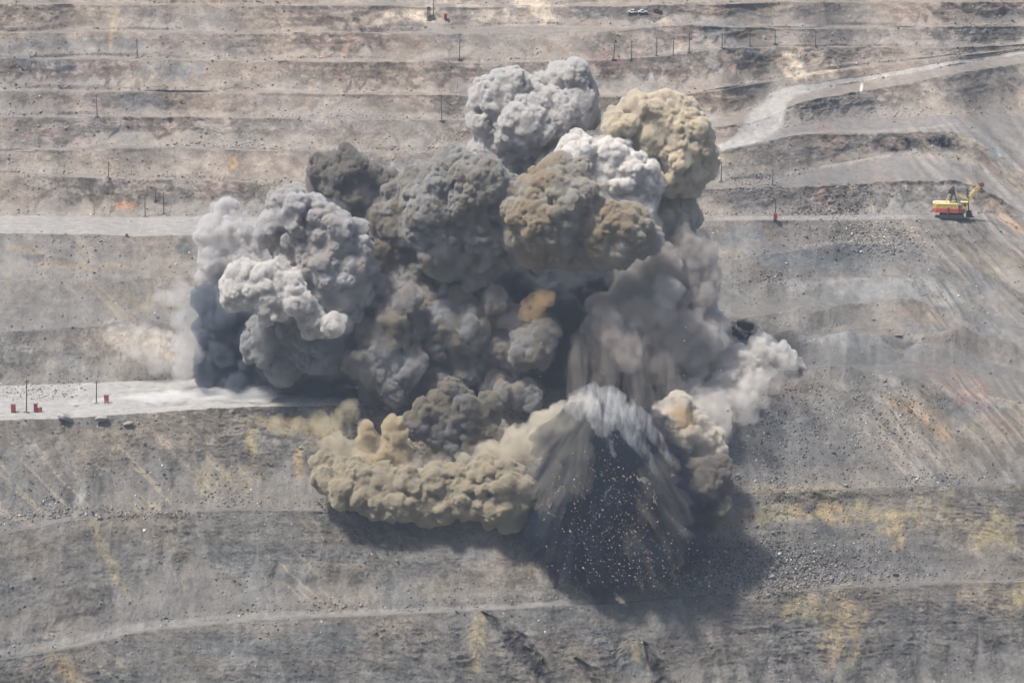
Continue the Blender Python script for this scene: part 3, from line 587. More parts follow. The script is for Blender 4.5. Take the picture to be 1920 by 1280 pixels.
scatter_blocks(24, 60, 735, 110, 16, .25, .5, 'pale stone at the foot of the slope behind the white road', 'stones behind the white road')
scatter_blocks(20, 200, 790, 200, 12, .25, .5, 'small stone along the front edge of the white road', 'stones on the road edge')
# uncountable rubble: one object
def rubble(n):
    fp = ((px > -60) & (px < 1980) & (py > -20) & (py < 1300)).ravel()
    dens = (.10 + FACE * .25 * (1 - rock) + FACE * .9 * np.exp(-((SS - .06) / .07) ** 2)) * (1 - roads * .93) * np.exp(1.6 * fbm(X / 14, H / 8, 201, 3))
    for cx, cy_, rx, ry, k in ((1410, 1066, 130, 40, 9), (1500, 820, 190, 110, 1.2), (1640, 455, 70, 28, 6), (1450, 525, 60, 14, 4), (60, 735, 90, 14, 5), (1560, 1060, 150, 40, 2), (1690, 790, 60, 60, 2), (1560, 395, 70, 14, 3), (1420, 340, 60, 12, 3), (1600, 370, 50, 24, 2.5), (250, 965, 150, 8, 4)):
        dens = dens + k * np.exp(-((px - cx) / rx) ** 2 - ((py - cy_) / ry) ** 2)
    p = dens.ravel() * fp; p /= p.sum(); ii = rg.choice(len(p), n, p=p)
    ctr = V.reshape(-1, 3)[ii] + rg.normal(size=(n, 3)) * .3 * np.array([1, 0, 0]); hot = np.clip(dens.ravel()[ii] / 6, 0, 1)
    size = np.exp(rg.normal(size=n) * .5) * (.12 + .08 * hot) * (1.0 + .25 * (px.ravel()[ii] * 0 + (py.ravel()[ii] < 500)))
    size = np.minimum(size, .42)
    cube = np.array([[-1,-1,-1],[1,-1,-1],[1,1,-1],[-1,1,-1],[-1,-1,1],[1,-1,1],[1,1,1],[-1,1,1]], float)
    f = np.array([[0,3,2,1],[4,5,6,7],[0,1,5,4],[1,2,6,5],[2,3,7,6],[3,0,4,7]])
    vv = cube[None] * rg.uniform(.5, 1.1, (n, 8, 1)) * rg.uniform(.6, 1.2, (n, 1, 3)); q = rg.normal(size=(n, 4)); q /= np.linalg.norm(q, axis=1)[:, None]
    a_, b_, c_, d_ = q.T
    R = np.stack([np.stack([1-2*(c_*c_+d_*d_), 2*(b_*c_-a_*d_), 2*(b_*d_+a_*c_)], 1), np.stack([2*(b_*c_+a_*d_), 1-2*(b_*b_+d_*d_), 2*(c_*d_-a_*b_)], 1), np.stack([2*(b_*d_-a_*c_), 2*(c_*d_+a_*b_), 1-2*(b_*b_+c_*c_)], 1)], 1)
    vv = np.einsum('nij,nkj->nki', R, vv) * size[:, None, None] + ctr[:, None]
    me = fast_mesh('rubble', vv.reshape(-1, 3), (f[None] + 8 * np.arange(n)[:, None, None]).reshape(-1, 4))
    base = np.clip(T.reshape(-1, 3)[ii], .1, .4); u = rg.random(n)[:, None]
    col = np.where(u < .25, base * .45, np.where(u < .72, base * 1.15, np.where(u < .975, base * .8 + np.array([.09, .085, .08]), np.array([[.50, .49, .47]]))))
    at = me.attributes.new('tint', 'FLOAT_COLOR', 'POINT'); at.data.foreach_set('color', np.repeat(np.concatenate([col, np.ones((n, 1))], 1), 8, 0).astype(np.float32).ravel())
    m, t, b = nmat('rubble_stone'); ac = t.nodes.new('ShaderNodeAttribute'); ac.attribute_name = 'tint'; t.links.new(ac.outputs['Color'], b.inputs['Base Color']); b.inputs['Roughness'].default_value = 1; b.inputs['Specular IOR Level'].default_value = .15
    tag(link('rubble', me, m), kind='stuff')
rubble(60000)
# flying rocks thrown out by the blast
fly = [stone_mesh('flying_rock', 80 + k, 1, 1.0) for k in range(5)]
for k in range(5): fly[k].materials.append(SM[(0, 3, 2, 1, 3)[k]])
for k in range(290):
    if k < 255:
        a_ = rg.random() ** .6; y = 830 + 265 * a_; x = 1115 + 60 * a_ + rg.normal() * (35 + 50 * a_)
        x = min(max(x, 1010 + 20 * a_), 1290); Y = 905 - rg.random() * 14 + (1 - a_) * 6
    else: x = rg.uniform(1000, 1400); y = rg.uniform(600, 830); Y = 925 + rg.random() * 10
    p = at_y(x, y, Y); o = link('flying_rock', fly[rg.integers(5)]); o.location = tuple(p)
    s_ = .12 + .5 * rg.random() ** 4; o.scale = (s_, s_ * .8, s_ * rg.uniform(.6, 1)); o.rotation_euler = tuple(rg.uniform(0, 6, 3))
    tag(o, 'small rock flying through the dark fan of thrown debris' if k < 255 else 'small rock flying in front of the grey smoke above the debris fan', 'flying rock', 'rocks thrown out by the blast' if k < 255 else 'rocks flying above the debris fan')
k_ = 900; a_ = rg.random(k_) ** .6; yy = 815 + 285 * a_; xx = 1115 + 70 * a_ + rg.normal(size=k_) * (35 + 62 * a_); xx = np.clip(xx, 1000, 1330)
ctr = at_y(xx, yy, 905 - rg.random(k_) * 16 + (1 - a_) * 8)
cube = np.array([[-1,-1,-1],[1,-1,-1],[1,1,-1],[-1,1,-1],[-1,-1,1],[1,-1,1],[1,1,1],[-1,1,1]], float); f6 = np.array([[0,3,2,1],[4,5,6,7],[0,1,5,4],[1,2,6,5],[2,3,7,6],[3,0,4,7]])
vv = (cube[None] * rg.uniform(.5, 1.1, (k_, 8, 1))) @ np.array(Matrix.Rotation(.7, 3, (1, .5, .3))) * (.07 + .14 * rg.random(k_) ** 3)[:, None, None] + ctr[:, None]
tag(link('flying_debris', fast_mesh('flying_debris', vv.reshape(-1, 3), (f6[None] + 8 * np.arange(k_)[:, None, None]).reshape(-1, 4)), SM[3]), kind='stuff')
print('objects done', time.time() - T00)
# ------------------------------------------------------------------ smoke and dust: closed billowing bodies filled with scattering dust
ICO = {}
for k_ in (2, 3):
    b_ = bmesh.new(); bmesh.ops.create_icosphere(b_, subdivisions=k_, radius=1)
    ICO[k_] = (np.array([v.co[:] for v in b_.verts]), np.array([[v.index for v in f.verts] for f in b_.faces])); b_.free()
def worley(p, sc, seed, R=.95):
    q = p / sc; c = np.floor(q).astype(np.int64); best = np.full(len(p), 9., np.float32)
    for a in (-1, 0, 1):
        for b in (-1, 0, 1):
            for e in (-1, 0, 1):
                ii = c + np.array([a, b, e]); h = hsh(ii[:, 0], ii[:, 1], ii[:, 2], seed)
                f = np.stack([(h & np.uint64(1023)), ((h >> np.uint64(10)) & np.uint64(1023)), ((h >> np.uint64(20)) & np.uint64(1023))], 1).astype(float) / 1023
                best = np.minimum(best, ((ii + f - q) ** 2).sum(1))
    return np.sqrt(np.clip(1 - best / .62, 0, 1)) - .45
def remesh(V_, F_, vox):
    o = bpy.data.objects.new('tmp', fast_mesh('tmp', V_, F_)); COL.objects.link(o); m = o.modifiers.new('r', 'REMESH'); m.mode = 'VOXEL'; m.voxel_size = vox
    me = bpy.data.meshes.new_from_object(o.evaluated_get(bpy.context.evaluated_depsgraph_get())); src = o.data
    bpy.data.objects.remove(o); bpy.data.meshes.remove(src)
    co = np.empty(len(me.vertices) * 3, np.float32); me.vertices.foreach_get('co', co); return me, co.reshape(-1, 3).astype(float)
def vnorm(me):
    n = np.empty(len(me.vertices) * 3, np.float32); me.vertices.foreach_get('vector' if 0 else 'normal', n); return n.reshape(-1, 3).astype(float)
def billow(base, seed, spec):
    g_ = np.random.default_rng(seed); cur = base; out = [cur]
    for cnt, lo, hi, off in spec:
        par = np.repeat(cur, cnt, 0); par = par[par[:, 3] > .95]
        if not len(par): break
        d = g_.normal(size=(len(par), 3)); d[:, 1] -= .35 * np.abs(d[:, 1]); d /= np.linalg.norm(d, axis=1)[:, None]
        rr = par[:, 3] * g_.uniform(lo, hi, len(par)); ch = np.concatenate([par[:, :3] + d * (par[:, 3] * off)[:, None], rr[:, None]], 1)
        keep = np.ones(len(ch), bool)
        for q in np.vstack(out):
            if q[3] < 1.4: continue
            keep &= (np.linalg.norm(ch[:, :3] - q[:3], axis=1) + ch[:, 3] * .6) > q[3]
        ch = ch[keep]; out.append(ch); cur = ch
    return np.vstack(out)
SPEC = [(12, .34, .56, .80), (9, .3, .5, .84)]
NV = [0]; VEIL = []; DK = 1.8; DM = 3.0     # how dark and how dense the dust is
def dustmat(name, col, dens, step, soft, col2, apex, nsc):
    m = volmat(name, col, dens); t = m.node_tree; N = t.nodes; L = t.links; p = [n for n in N if n.type == 'PRINCIPLED_VOLUME'][0]
    tc = N.new('ShaderNodeTexCoord'); r = N.new('ShaderNodeMapRange'); r.interpolation_type = 'SMOOTHSTEP'
    r.inputs[1].default_value, r.inputs[2].default_value = soft; r.inputs[3].default_value = 0; r.inputs[4].default_value = dens
    if apex:                                # dust drawn out in rays from where it was thrown
        sb = N.new('ShaderNodeVectorMath'); sb.operation = 'SUBTRACT'; L.new(tc.outputs['Object'], sb.inputs[0]); sb.inputs[1].default_value = tuple(apex)
        nm = N.new('ShaderNodeVectorMath'); nm.operation = 'NORMALIZE'; L.new(sb.outputs[0], nm.inputs[0])
        ma = N.new('ShaderNodeVectorMath'); ma.operation = 'MULTIPLY_ADD'; L.new(nm.outputs[0], ma.inputs[0]); ma.inputs[1].default_value = (nsc,) * 3
        sc2 = N.new('ShaderNodeVectorMath'); sc2.operation = 'SCALE'; L.new(tc.outputs['Object'], sc2.inputs[0]); sc2.inputs[3].default_value = .035; L.new(sc2.outputs[0], ma.inputs[2])
        nz = N.new('ShaderNodeTexNoise'); nz.inputs['Scale'].default_value = 1; nz.inputs['Detail'].default_value = 4; nz.inputs['Roughness'].default_value = .6; L.new(ma.outputs[0], nz.inputs[0]); L.new(nz.outputs['Fac'], r.inputs[0])
    elif nsc:                               # wisps stretched by the mapping scale
        mp = N.new('ShaderNodeMapping'); mp.inputs['Scale'].default_value = nsc; L.new(tc.outputs['Object'], mp.inputs[0])
        nz = N.new('ShaderNodeTexNoise'); nz.inputs['Scale'].default_value = 1; nz.inputs['Detail'].default_value = 4; nz.inputs['Roughness'].default_value = .6; nz.inputs['Distortion'].default_value = .4; L.new(mp.outputs[0], nz.inputs[0]); L.new(nz.outputs['Fac'], r.inputs[0])
    else:                                   # small puffs inside the billows
        nz = N.new('ShaderNodeTexNoise'); nz.inputs['Scale'].default_value = .5; nz.inputs['Detail'].default_value = 2; L.new(tc.outputs['Object'], nz.inputs[0])
        vm = N.new('ShaderNodeVectorMath'); vm.operation = 'MULTIPLY_ADD'; L.new(nz.outputs['Color'], vm.inputs[0]); vm.inputs[1].default_value = (2.2,) * 3; L.new(tc.outputs['Object'], vm.inputs[2])
        vo = N.new('ShaderNodeTexVoronoi'); vo.inputs['Scale'].default_value = .55; vo.inputs['Detail'].default_value = 2.0; vo.inputs['Roughness'].default_value = .5; vo.normalize = True; L.new(vm.outputs[0], vo.inputs['Vector']); L.new(vo.outputs['Distance'], r.inputs[0])
    if not apex and not nsc:               # some parts of every billow are thin and torn
        n3 = N.new('ShaderNodeTexNoise'); n3.inputs['Scale'].default_value = .16; n3.inputs['Detail'].default_value = 3; L.new(tc.outputs['Object'], n3.inputs[0])
        r3 = N.new('ShaderNodeMapRange'); r3.inputs[1].default_value = .40; r3.inputs[2].default_value = .58; r3.inputs[3].default_value = .10; r3.inputs[4].default_value = 1.25; L.new(n3.outputs['Fac'], r3.inputs[0])
        mm = N.new('ShaderNodeMath'); mm.operation = 'MULTIPLY'; L.new(r.outputs[0], mm.inputs[0]); L.new(r3.outputs[0], mm.inputs[1]); L.new(mm.outputs[0], p.inputs['Density'])
    else: L.new(r.outputs[0], p.inputs['Density'])
    if col2:
        n2 = N.new('ShaderNodeTexNoise'); n2.inputs['Scale'].default_value = .09; n2.inputs['Detail'].default_value = 3; L.new(tc.outputs['Object'], n2.inputs[0])
        r2 = N.new('ShaderNodeMapRange'); r2.inputs[1].default_value = .42; r2.inputs[2].default_value = .58; L.new(n2.outputs['Fac'], r2.inputs[0])
        mx = N.new('ShaderNodeMix'); mx.data_type = 'RGBA'; L.new(r2.outputs[0], mx.inputs[0]); mx.inputs[6].default_value = (*col, 1); mx.inputs[7].default_value = (*[c ** DK for c in col2], 1); L.new(mx.outputs[2], p.inputs['Color'])
    m.cycles.volume_step_rate = step; return m
APEX = (27., 938., 14.)
def chain(pts, n):
    pts = np.array([list(p) + [0] * (4 - len(p)) for p in pts], float); u = np.linspace(0, len(pts) - 1, n)
    return [tuple(np.interp(u_, range(len(pts)), pts[:, k]) for k in range(4)) for u_ in u]
def cloud(label, Y0, alb, dens, lobes, seed, name='smoke_cloud', cat='smoke cloud', spec=SPEC, vox=.37, lv=((4.6, 3.1), (2.1, 1.75), (.95, .88)), group=None, jit=4., soft=(.50, .30), step=.5, col2=None, apex=None, nsc=None, squash=(1, 1, 1), streak=None, final=True, grow=1.0):
    g_ = np.random.default_rng(seed); B = []
    for l in lobes:
        Y = Y0 + (l[3] if len(l) > 3 else 0) + g_.uniform(-jit, jit); p = at_y(l[0], l[1], Y); B.append([*p, l[2] * .96 * grow / FPX * np.linalg.norm(p - np.array([0, 0, CAMZ]))])
    if seed in (2,3,4,5,8,9,10,11,12,13,14,15,16,24,25,41): VEIL.extend(B)
    sp = billow(np.array(B), seed, spec); Vs = []; Fs = []; o = 0
    for s_ in sp:
        v, f = ICO[3] if s_[3] > 3 else ICO[2]; Vs.append(v * (s_[3] * np.array(squash)) + s_[:3]); Fs.append(f + o); o += len(v)
    me, co = remesh(np.vstack(Vs), np.vstack(Fs), vox)
    for i, (sc, am) in enumerate(lv):
        n = vnorm(me); me_w = co + 1.2 * np.stack([fbm(co[:, 0] / 6, co[:, 2] / 6, seed, 2), fbm(co[:, 1] / 6, co[:, 2] / 6, seed + 1, 2), fbm(co[:, 0] / 6, co[:, 1] / 6, seed + 2, 2)], 1)
        mod_ = 1 if i == 0 else np.clip(.95 + 1.5 * fbm(co[:, 0] / 8 + co[:, 1] / 11, co[:, 2] / 8, seed + 40 + i, 2), .25, 1.5)
        co = co + n * (worley(me_w + seed * 17.3, sc, seed + i) * am * mod_)[:, None]
        me.vertices.foreach_set('co', co.astype(np.float32).ravel()); me.update()
        if i < len(lv) - 1:
            li = np.empty(len(me.loops), np.int32); me.loops.foreach_get('vertex_index', li); old = me
            me, co = remesh(co, li.reshape(-1, 4), vox); bpy.data.meshes.remove(old)
    if streak:
        cx, cz, am, sx = streak       # grooves fanning out from a point
        n = vnorm(me); ang = np.arctan2(co[:, 0] - cx, cz - co[:, 2]); rr = np.hypot(co[:, 0] - cx, co[:, 2] - cz)
        co = co + n * (ridg(ang * sx + co[:, 1] * .03, rr / 40, seed, 4) * am * np.clip(rr / 25, .1, 1))[:, None]
        me.vertices.foreach_set('co', co.astype(np.float32).ravel()); me.update()
    if final and lv:
        nt_ = len(me.polygons); F4 = []
        lt = np.empty(nt_, np.int32); me.polygons.foreach_get('loop_total', lt)
        li = np.empty(len(me.loops), np.int32); me.loops.foreach_get('vertex_index', li)
        if (lt == 4).all():
            bpy_old = me; me, co = remesh(co, li.reshape(-1, 4), vox * .9); bpy.data.meshes.remove(bpy_old)
    me.polygons.foreach_set('use_smooth', np.ones(len(me.polygons), bool)); me.name = name
    
    ext = np.ptp(co, axis=0).mean()
    o = link(name, me, dustmat(name, tuple(a_ ** DK for a_ in alb), dens * DM, step / (ext / 10), soft, col2, apex, nsc)); NV[0] += len(co); tag(o, label, cat, group); return o
cloud('dark blue-grey mass of smoke filling the middle behind the lighter puffs', 998, (.42, .44, .47), .8,
  [(470,640,50),(540,660,50),(600,690,45),(660,640,55),(700,560,60),(690,690,50),(760,560,60),(760,640,60),(780,720,45),(840,560,55),(850,650,60),(900,560,55),(930,640,60),(870,720,50),(960,720,45),(1000,560,55),(1010,640,55),(1040,700,50),(1070,560,55),(1090,640,50),(1130,560,50),(1120,510,45),(1060,500,45),(960,520,50),(620,600,50),(1100,720,45),(1000,760,40),(920,770,36),(740,760,34),(660,745,32),(600,735,30),(1160,700,50),(720,480,50),(1190,510,40)], 1, step=.9, vox=.8, jit=3)
cloud('large pale grey cauliflower-shaped smoke head left of centre', 968, (.86, .855, .85), 1.5,
  [(545,398,34),(522,420,26),(580,405,30),(615,432,40),(650,445,32),(560,460,46),(605,490,52),(655,500,34),(640,540,42),(575,545,50),(505,438,20),(665,470,22),(620,580,38)], 2, col2=(.82,.80,.78))
cloud('grey smoke below the pale cauliflower head, left of centre', 974, (.74, .74, .74), .8,
  [(540,595,42),(590,620,42),(625,590,30),(560,655,40),(610,665,36),(500,640,36),(650,640,24),(530,690,26),(660,575,30),(690,540,26)], 3)
cloud('bright pale puffs at the left front of the smoke', 955, (.915, .905, .89), .9,
  [(462,535,34),(490,525,30),(525,540,34),(545,565,26),(440,548,22),(505,565,28),(590,600,22),(625,610,18)], 4, jit=2)
cloud('soft pale grey smoke column at the far left beside the grey road pole', 990, (.89, .88, .87), .35,
  [(424,388,14),(422,405,22),(400,432,24),(430,432,30),(395,455,20),(440,462,36),(410,480,32),(468,478,28),(490,500,28),(430,510,34),(400,515,20)], 5, soft=(.50,.22), step=.7)
cloud('dark smoke wall at the lower left standing on the white road', 982, (.46, .49, .54), .16,
  [(405,565,30),(430,585,34),(398,610,30),(425,640,42),(408,680,38),(405,705,30),(455,690,42),(500,690,40),(550,715,30),(600,725,26),(640,735,22),(440,720,28)], 6, nsc=(.25,.25,.06), soft=(.30,.55), step=1., spec=SPEC[:1], vox=.6)
cloud('thin pale wisp drifting off the left edge of the smoke', 985, (.88, .87, .86), .05,
  [(345,548,20),(325,552,16),(365,570,24),(350,590,22),(370,610,26),(305,552,9),(360,645,26),(375,680,26),(350,690,20)], 7, nsc=(.16,.16,.16), soft=(.38,.60), step=1., spec=SPEC[:1], vox=.6)
cloud('dark brown smoke head, uppermost on the left', 996, (.62, .59, .55), .9,
  [(640,325,38),(615,345,30),(655,360,40),(700,355,30),(728,348,18),(690,395,36),(650,395,32),(612,318,24),(665,305,18)], 8, col2=(.60,.58,.55))
cloud('dark brown smoke between the pale head and the central grey column', 990, (.66, .62, .56), 1.0,
  [(720,410,38),(755,420,36),(700,445,32),(735,470,40),(770,500,40),(705,500,32),(690,430,22),(740,375,26),(760,540,30),(715,545,28)], 9, col2=(.74,.73,.71))
cloud('central dark grey cauliflower smoke column', 972, (.755, .75, .735), 1.5,
  [(788,345,30),(820,335,24),(850,322,32),(895,338,38),(930,362,32),(800,385,34),(855,390,50),(915,420,46),(825,445,40),(880,470,46),(940,470,24),(790,425,26),(885,508,20),(835,485,30),(840,302,12),(940,400,26)], 10, col2=(.72,.695,.65))
cloud('tallest pale grey smoke column reaching the top', 1002, (.885, .875, .86), 1.3,
  [(1075,140,22),(1090,168,22),(1050,158,28),(955,165,24),(925,185,30),(1000,180,36),(1055,205,46),(915,225,28),(975,240,52),(1035,262,46),(925,275,32),(955,305,36),(1085,215,26),(1000,310,36),(985,235,44,-8),(1012,200,38,-4),(905,205,18)], 11)
cloud('bright white smoke puffs between the brown and tan heads', 988, (.955, .945, .93), 1.1,
  [(1082,288,28),(1120,295,30),(1150,285,22),(1165,325,40),(1200,335,32),(1185,375,34),(1130,340,40),(1212,355,20),(1060,292,18),(1205,400,22)], 12)
cloud('brown smoke head in the centre right', 966, (.755, .70, .60), 1.2,
  [(1045,325,28),(1075,338,26),(1005,365,34),(1055,375,44),(985,405,30),(1100,390,38),(1120,430,50),(1180,425,40),(1055,440,50),(1000,460,36),(1150,455,40),(1200,440,28),(1020,415,46),(975,440,20),(1090,470,30)], 13, col2=(.78,.76,.72))
cloud('tan mushroom-shaped smoke head at the upper right', 992, (.92, .885, .81), 1.3,
  [(1195,215,32),(1165,238,26),(1238,215,30),(1280,222,26),(1215,252,34),(1300,252,30),(1255,265,42),(1305,285,28),(1280,310,38),(1312,322,20),(1250,330,34),(1150,240,14),(1245,198,12),(1272,196,10),(1290,345,18)], 14, col2=(.90,.87,.80))
cloud('tan smoke stem under the mushroom-shaped head', 996, (.91, .865, .75), .8,
  [(1262,360,26),(1250,385,28),(1275,400,26),(1245,420,28),(1280,425,20),(1235,450,28),(1265,450,20),(1290,395,12)], 15, col2=(.86,.85,.83))
cloud('soft grey smoke wall on the right side of the blast', 988, (.84, .825, .805), .14,
  [(1275,468,36),(1300,475,30),(1240,495,38),(1308,515,28),(1275,550,48),(1225,560,42),(1312,585,28),(1295,625,42),(1245,640,46),(1195,610,42),(1185,545,36),(1330,640,18),(1150,600,42),(1150,655,42),(1200,690,44),(1255,690,40),(1210,500,30),(1318,555,26),(1325,610,28),(1322,660,32),(1290,680,36),(1345,680,26),(1330,720,30),(1300,640,44,-8)], 16, nsc=(.16,.16,.14), soft=(.30,.52), step=.8, col2=(.77,.745,.715), jit=6)
cloud('white rolling dust front spreading right over the ridge', 990, (.93, .915, .89), .28,
  [(1450,662,20,4),(1478,676,13,8),(1420,665,24,2),(1385,678,30,0),(1345,695,34,-4),(1400,705,26,-4),(1360,730,32,-10),(1312,735,34,-12),(1438,690,14,2),(1498,686,6,10),(1330,772,26,-24),(1292,775,30,-24),(1390,745,18,-12),(1350,660,20,4),(1300,700,34,-6),(1345,800,14,-26)], 17, squash=(1.25, 1, .72), soft=(.52,.22), step=.6, jit=2)
cloud('pale tan dust skirt down the right flank of the blast', 944, (.90, .875, .83), .7,
  [(1300,815,32),(1330,835,20),(1272,830,34),(1320,865,26),(1285,870,34),(1340,815,13),(1250,800,30),(1262,770,28),(1345,850,9),(1302,892,20),(1325,890,18)], 18, soft=(.52,.22), step=.6, jit=2)
cloud('dark brown dust at the foot of the right flank', 930, (.60, .57, .53), .7,
  [(1318,900,36),(1345,905,22),(1352,880,14),(1338,945,24),(1318,975,24),(1296,1000,22),(1280,905,26),(1322,940,20),(1285,940,26),(1308,965,16),(1262,925,22),(1275,975,20),(1305,1000,12),(1275,1010,16)], 19, jit=2)
cloud('tan rolling dust front creeping down the slope at lower left', 930, (.81, .775, .69), 2.0,
  [(603,872,16,6),(612,900,22,3),(640,918,26),(672,925,28),(705,932,28),(738,942,28),(770,945,28),(802,948,28),(835,948,30),(868,942,30),(900,940,32),(935,948,34),(965,955,30),(985,935,22),(955,905,34),(915,900,32),(625,880,26,5),(665,895,26,4),(715,905,26,3),(760,910,28,2),(805,910,30,2),(855,905,30,2),(955,975,18,-2)], 20, col2=(.78,.745,.66), jit=1.5, vox=.38, lv=((4.0, 2.0), (2.0, 1.2), (1.0, .6)))
cloud('soft bright dust lying behind the tan rolling front', 944, (.90, .87, .80), .10,
  [(630,848,24,4),(665,862,24),(705,872,24),(745,885,24),(790,880,24),(835,880,24),(885,868,26),(930,855,28),(975,835,30,-2),(1020,810,32,-4),(1060,790,30,-6),(1090,770,22,-8)], 21, nsc=(.16,.16,.16), soft=(.36,.58), step=1., spec=SPEC[:1], jit=2)
cloud('small yellow dust jets at the lower left', 944, (.85, .80, .69), .4,
  [(737,795,9),(725,806,9),(745,815,13),(735,835,17),(752,852,16),(684,798,7),(690,815,10),(693,838,18),(705,858,18),(725,862,18)], 22, jit=1, vox=.4)
cloud('olive brown dust dome in the lower middle', 950, (.64, .61, .54), 1.0,
  [(850,748,24),(828,768,26),(868,768,26),(797,768,15),(838,800,30),(880,795,24),(858,828,24),(905,768,16),(920,755,14),(912,792,18),(820,815,20),(895,825,18),(780,800,18)], 23, col2=(.62,.61,.6), jit=2, vox=.45)
cloud('grey ragged puffs along the middle of the smoke', 970, (.70, .70, .70), .5,
  [(995,650,32),(1022,620,18),(965,672,18),(870,615,34),(835,600,28),(770,610,28),(800,680,24),(760,690,26),(880,690,26),(905,585,22),(960,600,20)], 24, col2=(.70,.66,.6), jit=8)
cloud('grey ragged puffs between the left head and the dust dome', 968, (.68, .675, .67), .5,
  [(722,640,32),(700,690,26),(730,600,22),(690,620,20),(740,725,22),(668,680,16),(700,740,20),(790,740,22),(950,740,20),(985,745,22),(930,720,20)], 25, col2=(.7,.66,.6), jit=6)
cloud('brown-grey ragged puffs low in the middle of the smoke', 972, (.68, .64, .59), .5,
  [(660,600,24),(700,580,18),(760,560,20),(800,570,22),(690,650,20),(760,650,24),(810,640,26),(850,660,20),(720,540,16),(930,650,24),(905,680,20),(860,700,22),(820,720,22),(930,560,16),(870,560,18),(640,680,18),(600,700,14)], 41, col2=(.72,.71,.71), jit=8)
cloud('pale grey wisps of smoke right of the dark centre', 966, (.83, .81, .79), .06,
  [(1190,590,26),(1160,620,28),(1215,625,26),(1240,590,24),(1175,660,24),(1225,665,26),(1270,640,24),(1290,600,18),(1250,545,20),(1140,590,18)], 42, col2=(.80,.76,.72), jit=6, nsc=(.2,.2,.16), soft=(.36,.58), step=.7)
cloud('ochre dust stain on the right flank beside the debris fan', 938, (.90, .76, .50), .06,
  [(1278,765,14),(1285,785,16),(1292,800,13),(1270,775,12)], 43, jit=1, nsc=(.5,.4,.2), soft=(.38,.62), step=.5, spec=SPEC[:1], lv=((3.0,1.2),))
cloud('thin beige dust skirt spreading over the brown slope right of the blast', 975, (.93, .91, .88), .035,
  [(1380,760,30,-10),(1350,790,28,-16),(1410,735,30,-4),(1440,715,26,2),(1480,700,20,8),(1345,820,22,-24),(1400,775,20,-12),(1330,750,30,-14)], 44, jit=2, nsc=(.2,.2,.14), soft=(.36,.62), step=1., spec=SPEC[:1], lv=((4.0,2.0),))
cloud('small ochre puff in the dark centre', 960, (.80, .68, .52), .06, [(1005,572,20),(988,582,14),(1026,562,14),(1000,590,16),(1015,560,16)], 26, jit=2, nsc=(.3,.3,.25), soft=(.35,.6), step=.6, lv=((3.0,1.8),(1.4,.9)))
cloud('brown rising streaks of dust above the debris fan', 962, (.74, .70, .66), .03,
  chain([(1090,640,22),(1085,700,26),(1080,750,20)], 10) + chain([(1135,620,28),(1132,690,30),(1140,750,24)], 12) + chain([(1185,660,28),(1195,720,30),(1225,790,26)], 12) + chain([(1240,680,26),(1262,740,26),(1275,790,20)], 10), 27, nsc=(.40,.40,.05), soft=(.40,.62), step=1., lv=(), spec=SPEC[:1], jit=3, squash=(.75, 1, 1.5))
cloud('dark fan of debris and dust bursting down the slope', 925, (.16, .19, .25), .10,  # very low bluish albedo paints in the shade under the smoke
  [(1085,790,42,8),(1150,795,48,8),(1205,820,52,6),(1045,835,44,6),(1240,870,44,4),(1060,850,50,6),(1105,860,70,4),(1120,920,88),(1175,900,86),(1220,900,60,2),(1130,985,100,-2),(1185,1000,95,-4),(1215,1035,66,-8),(1075,1000,76,-2),(1240,970,76,-4),(1255,900,50,2),(1120,1050,60,-8),(1050,930,60,4),(1185,1065,38,-8),(1055,1050,40,-4),(1280,1010,50,-4),(1030,990,40,0),(1300,960,40,0)], 28, 'debris_fan', 'debris fan', spec=[(8, .3, .5, .8)], vox=.8, lv=(), jit=0, squash=(1, .6, 1), streak=(22, 8, 4.0, 16), apex=APEX, nsc=9., soft=(.28, .58), step=1.2)
cloud('brown curtain of dust hanging on the right side of the debris fan', 914, (.72, .68, .63), .024,
  [(1235,900,36),(1250,950,44),(1255,1000,42),(1240,1045,34),(1225,1080,20),(1215,950,36),(1200,1010,34)], 29, 'dust_curtain', 'dust cloud', spec=[(8, .3, .5, .8)], vox=.7, lv=(), jit=1, squash=(1, .6, 1.2), streak=(22, 8, 3.0, 22), apex=APEX, nsc=11., soft=(.36, .70), step=1.)
cloud('tan curtain of dust on the left side of the debris fan', 918, (.84, .81, .74), .024,
  [(1010,820,36,4),(1050,800,40,4),(1090,790,34,4),(1020,880,40),(1035,930,36),(1045,980,30),(1055,1030,28),(1000,900,24),(1060,1070,18),(1075,850,40,2),(1080,900,30)], 30, 'dust_curtain', 'dust cloud', spec=[(8, .3, .5, .8)], vox=.7, lv=(), jit=1, squash=(1, .6, 1.2), streak=(22, 8, 3.0, 22), apex=APEX, nsc=9., soft=(.36, .70), step=1.)
for lab, ch, sd_ in (('thick white dust jet arching over the top of the debris fan', [(1085,760,18),(1098,752,20),(1115,748,22),(1135,754,23),(1155,768,22),(1170,788,19),(1183,808,15),(1196,828,11.5),(1207,846,8.5),(1217,862,6),(1225,876,4),(1231,888,2)], 31),
                     ('thin white dust jet right of the thick one', [(1140,752,12),(1160,756,13),(1180,768,13),(1198,784,12),(1214,802,10),(1230,820,8),(1242,838,6),(1252,856,4),(1258,870,2)], 32),
                     ('short white dust jet left of the thick one', [(1108,765,13),(1120,785,13),(1130,803,10),(1139,820,8),(1146,836,5),(1152,854,2)], 33)):
    cloud(lab, 908, (.975, .972, .965), 050e-3 * .9, chain([(x_, y_, r_ * 1.15) for x_, y_, r_ in ch], 60), sd_, 'dust_jet', 'dust jet', spec=[(6, .35, .6, .8)], vox=.35, lv=((3.0, 1.2),), jit=.8, group='white dust jets over the debris fan', squash=(1, 1, 1.2), nsc=(.55, .4, .16), soft=(.40, .66), step=.6)
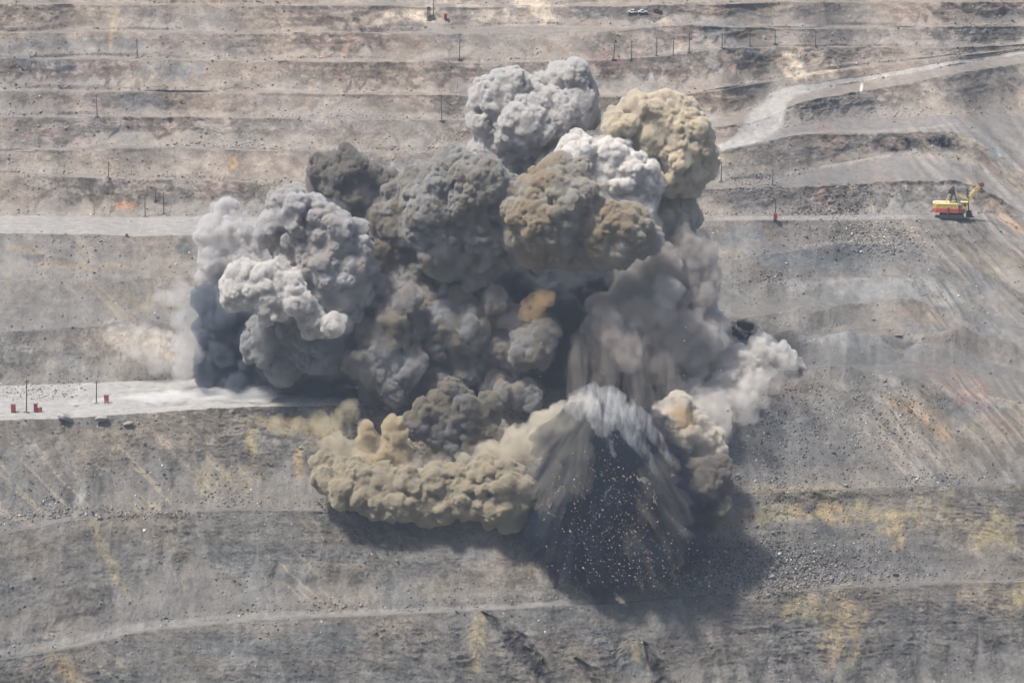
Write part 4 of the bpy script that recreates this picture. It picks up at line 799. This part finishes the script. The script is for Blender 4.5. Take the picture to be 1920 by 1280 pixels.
cloud('white dust sheet blowing along the road at left', 978, (.985, .983, .978), .06,
  chain([(-20,762,10),(100,760,11),(220,752,13),(330,746,17),(420,742,20),(500,740,22)], 50), 34, 'road_dust', 'dust cloud', spec=SPEC[:1], vox=.6, lv=(), jit=6, squash=(1.8, 1.6, .45), nsc=(.10, .2, .5), soft=(.35, .62), step=1.)
cloud('thin yellow dust clinging to the slope left of the rolling front', 946, (.93, .88, .74), .04,
  [(490,785,14),(520,795,18),(560,800,20),(600,795,22),(640,790,26),(620,825,22),(655,770,22),(585,830,14)], 35, 'slope_dust', 'dust cloud', nsc=(.2,.2,.12), soft=(.42,.62), step=1., spec=SPEC[:1], vox=.6, lv=((2.4, .8),), jit=2)
cloud('thin dust sliding off the mound at the left', 1000, (.96, .95, .93), .035,
  [(215,628,18),(240,615,18),(275,622,22),(305,640,26),(330,655,26),(280,660,26),(250,650,22),(340,690,24),(300,690,20)], 36, 'slope_dust', 'dust cloud', nsc=(.16,.16,.16), soft=(.42,.62), step=1., spec=SPEC[:1], vox=.7, lv=((2.4, .8),), jit=2)

def veil(label, sel, seed, alb, dens):
    B = np.array([b for b in VEIL if sel(b)]); B = B[::1].copy(); B[:, 3] = B[:, 3] * 1.12 + 2.2
    Vs = []; Fs = []; o = 0
    for q in B:
        v, f = ICO[3]; Vs.append(v * q[3] + q[:3]); Fs.append(f + o); o += len(v)
    me, co = remesh(np.vstack(Vs), np.vstack(Fs), 1.0); n = vnorm(me); co = co + n * (worley(co, 6., seed) * 2.5)[:, None]
    me.vertices.foreach_set('co', co.astype(np.float32).ravel()); me.update(); me.polygons.foreach_set('use_smooth', np.ones(len(me.polygons), bool)); me.name = 'dust_veil'
    ext = np.ptp(co, axis=0).mean(); o = link('dust_veil', me, dustmat('dust_veil', alb, dens, 1.3 / (ext / 10), (.40, .66), None, None, (.22, .22, .18))); tag(o, label, 'dust cloud')
veil('thin grey dust drifting round the whole smoke mass', lambda b: True, 91, (.72, .72, .73), .045)
print('smoke verts', NV[0], time.time() - T00)
# ------------------------------------------------------------------ air
bm = bmesh.new(); bmesh.ops.create_cube(bm, size=1, matrix=Matrix.Translation((0, 1150, 75)) @ Matrix.Diagonal((2600, 2600, 470, 1)))
me = bpy.data.meshes.new('haze'); bm.to_mesh(me); bm.free()
tag(link('haze', me, volmat('haze_air', (.70, .82, .98), HAZE)), kind='stuff')
print('script', time.time() - T00)
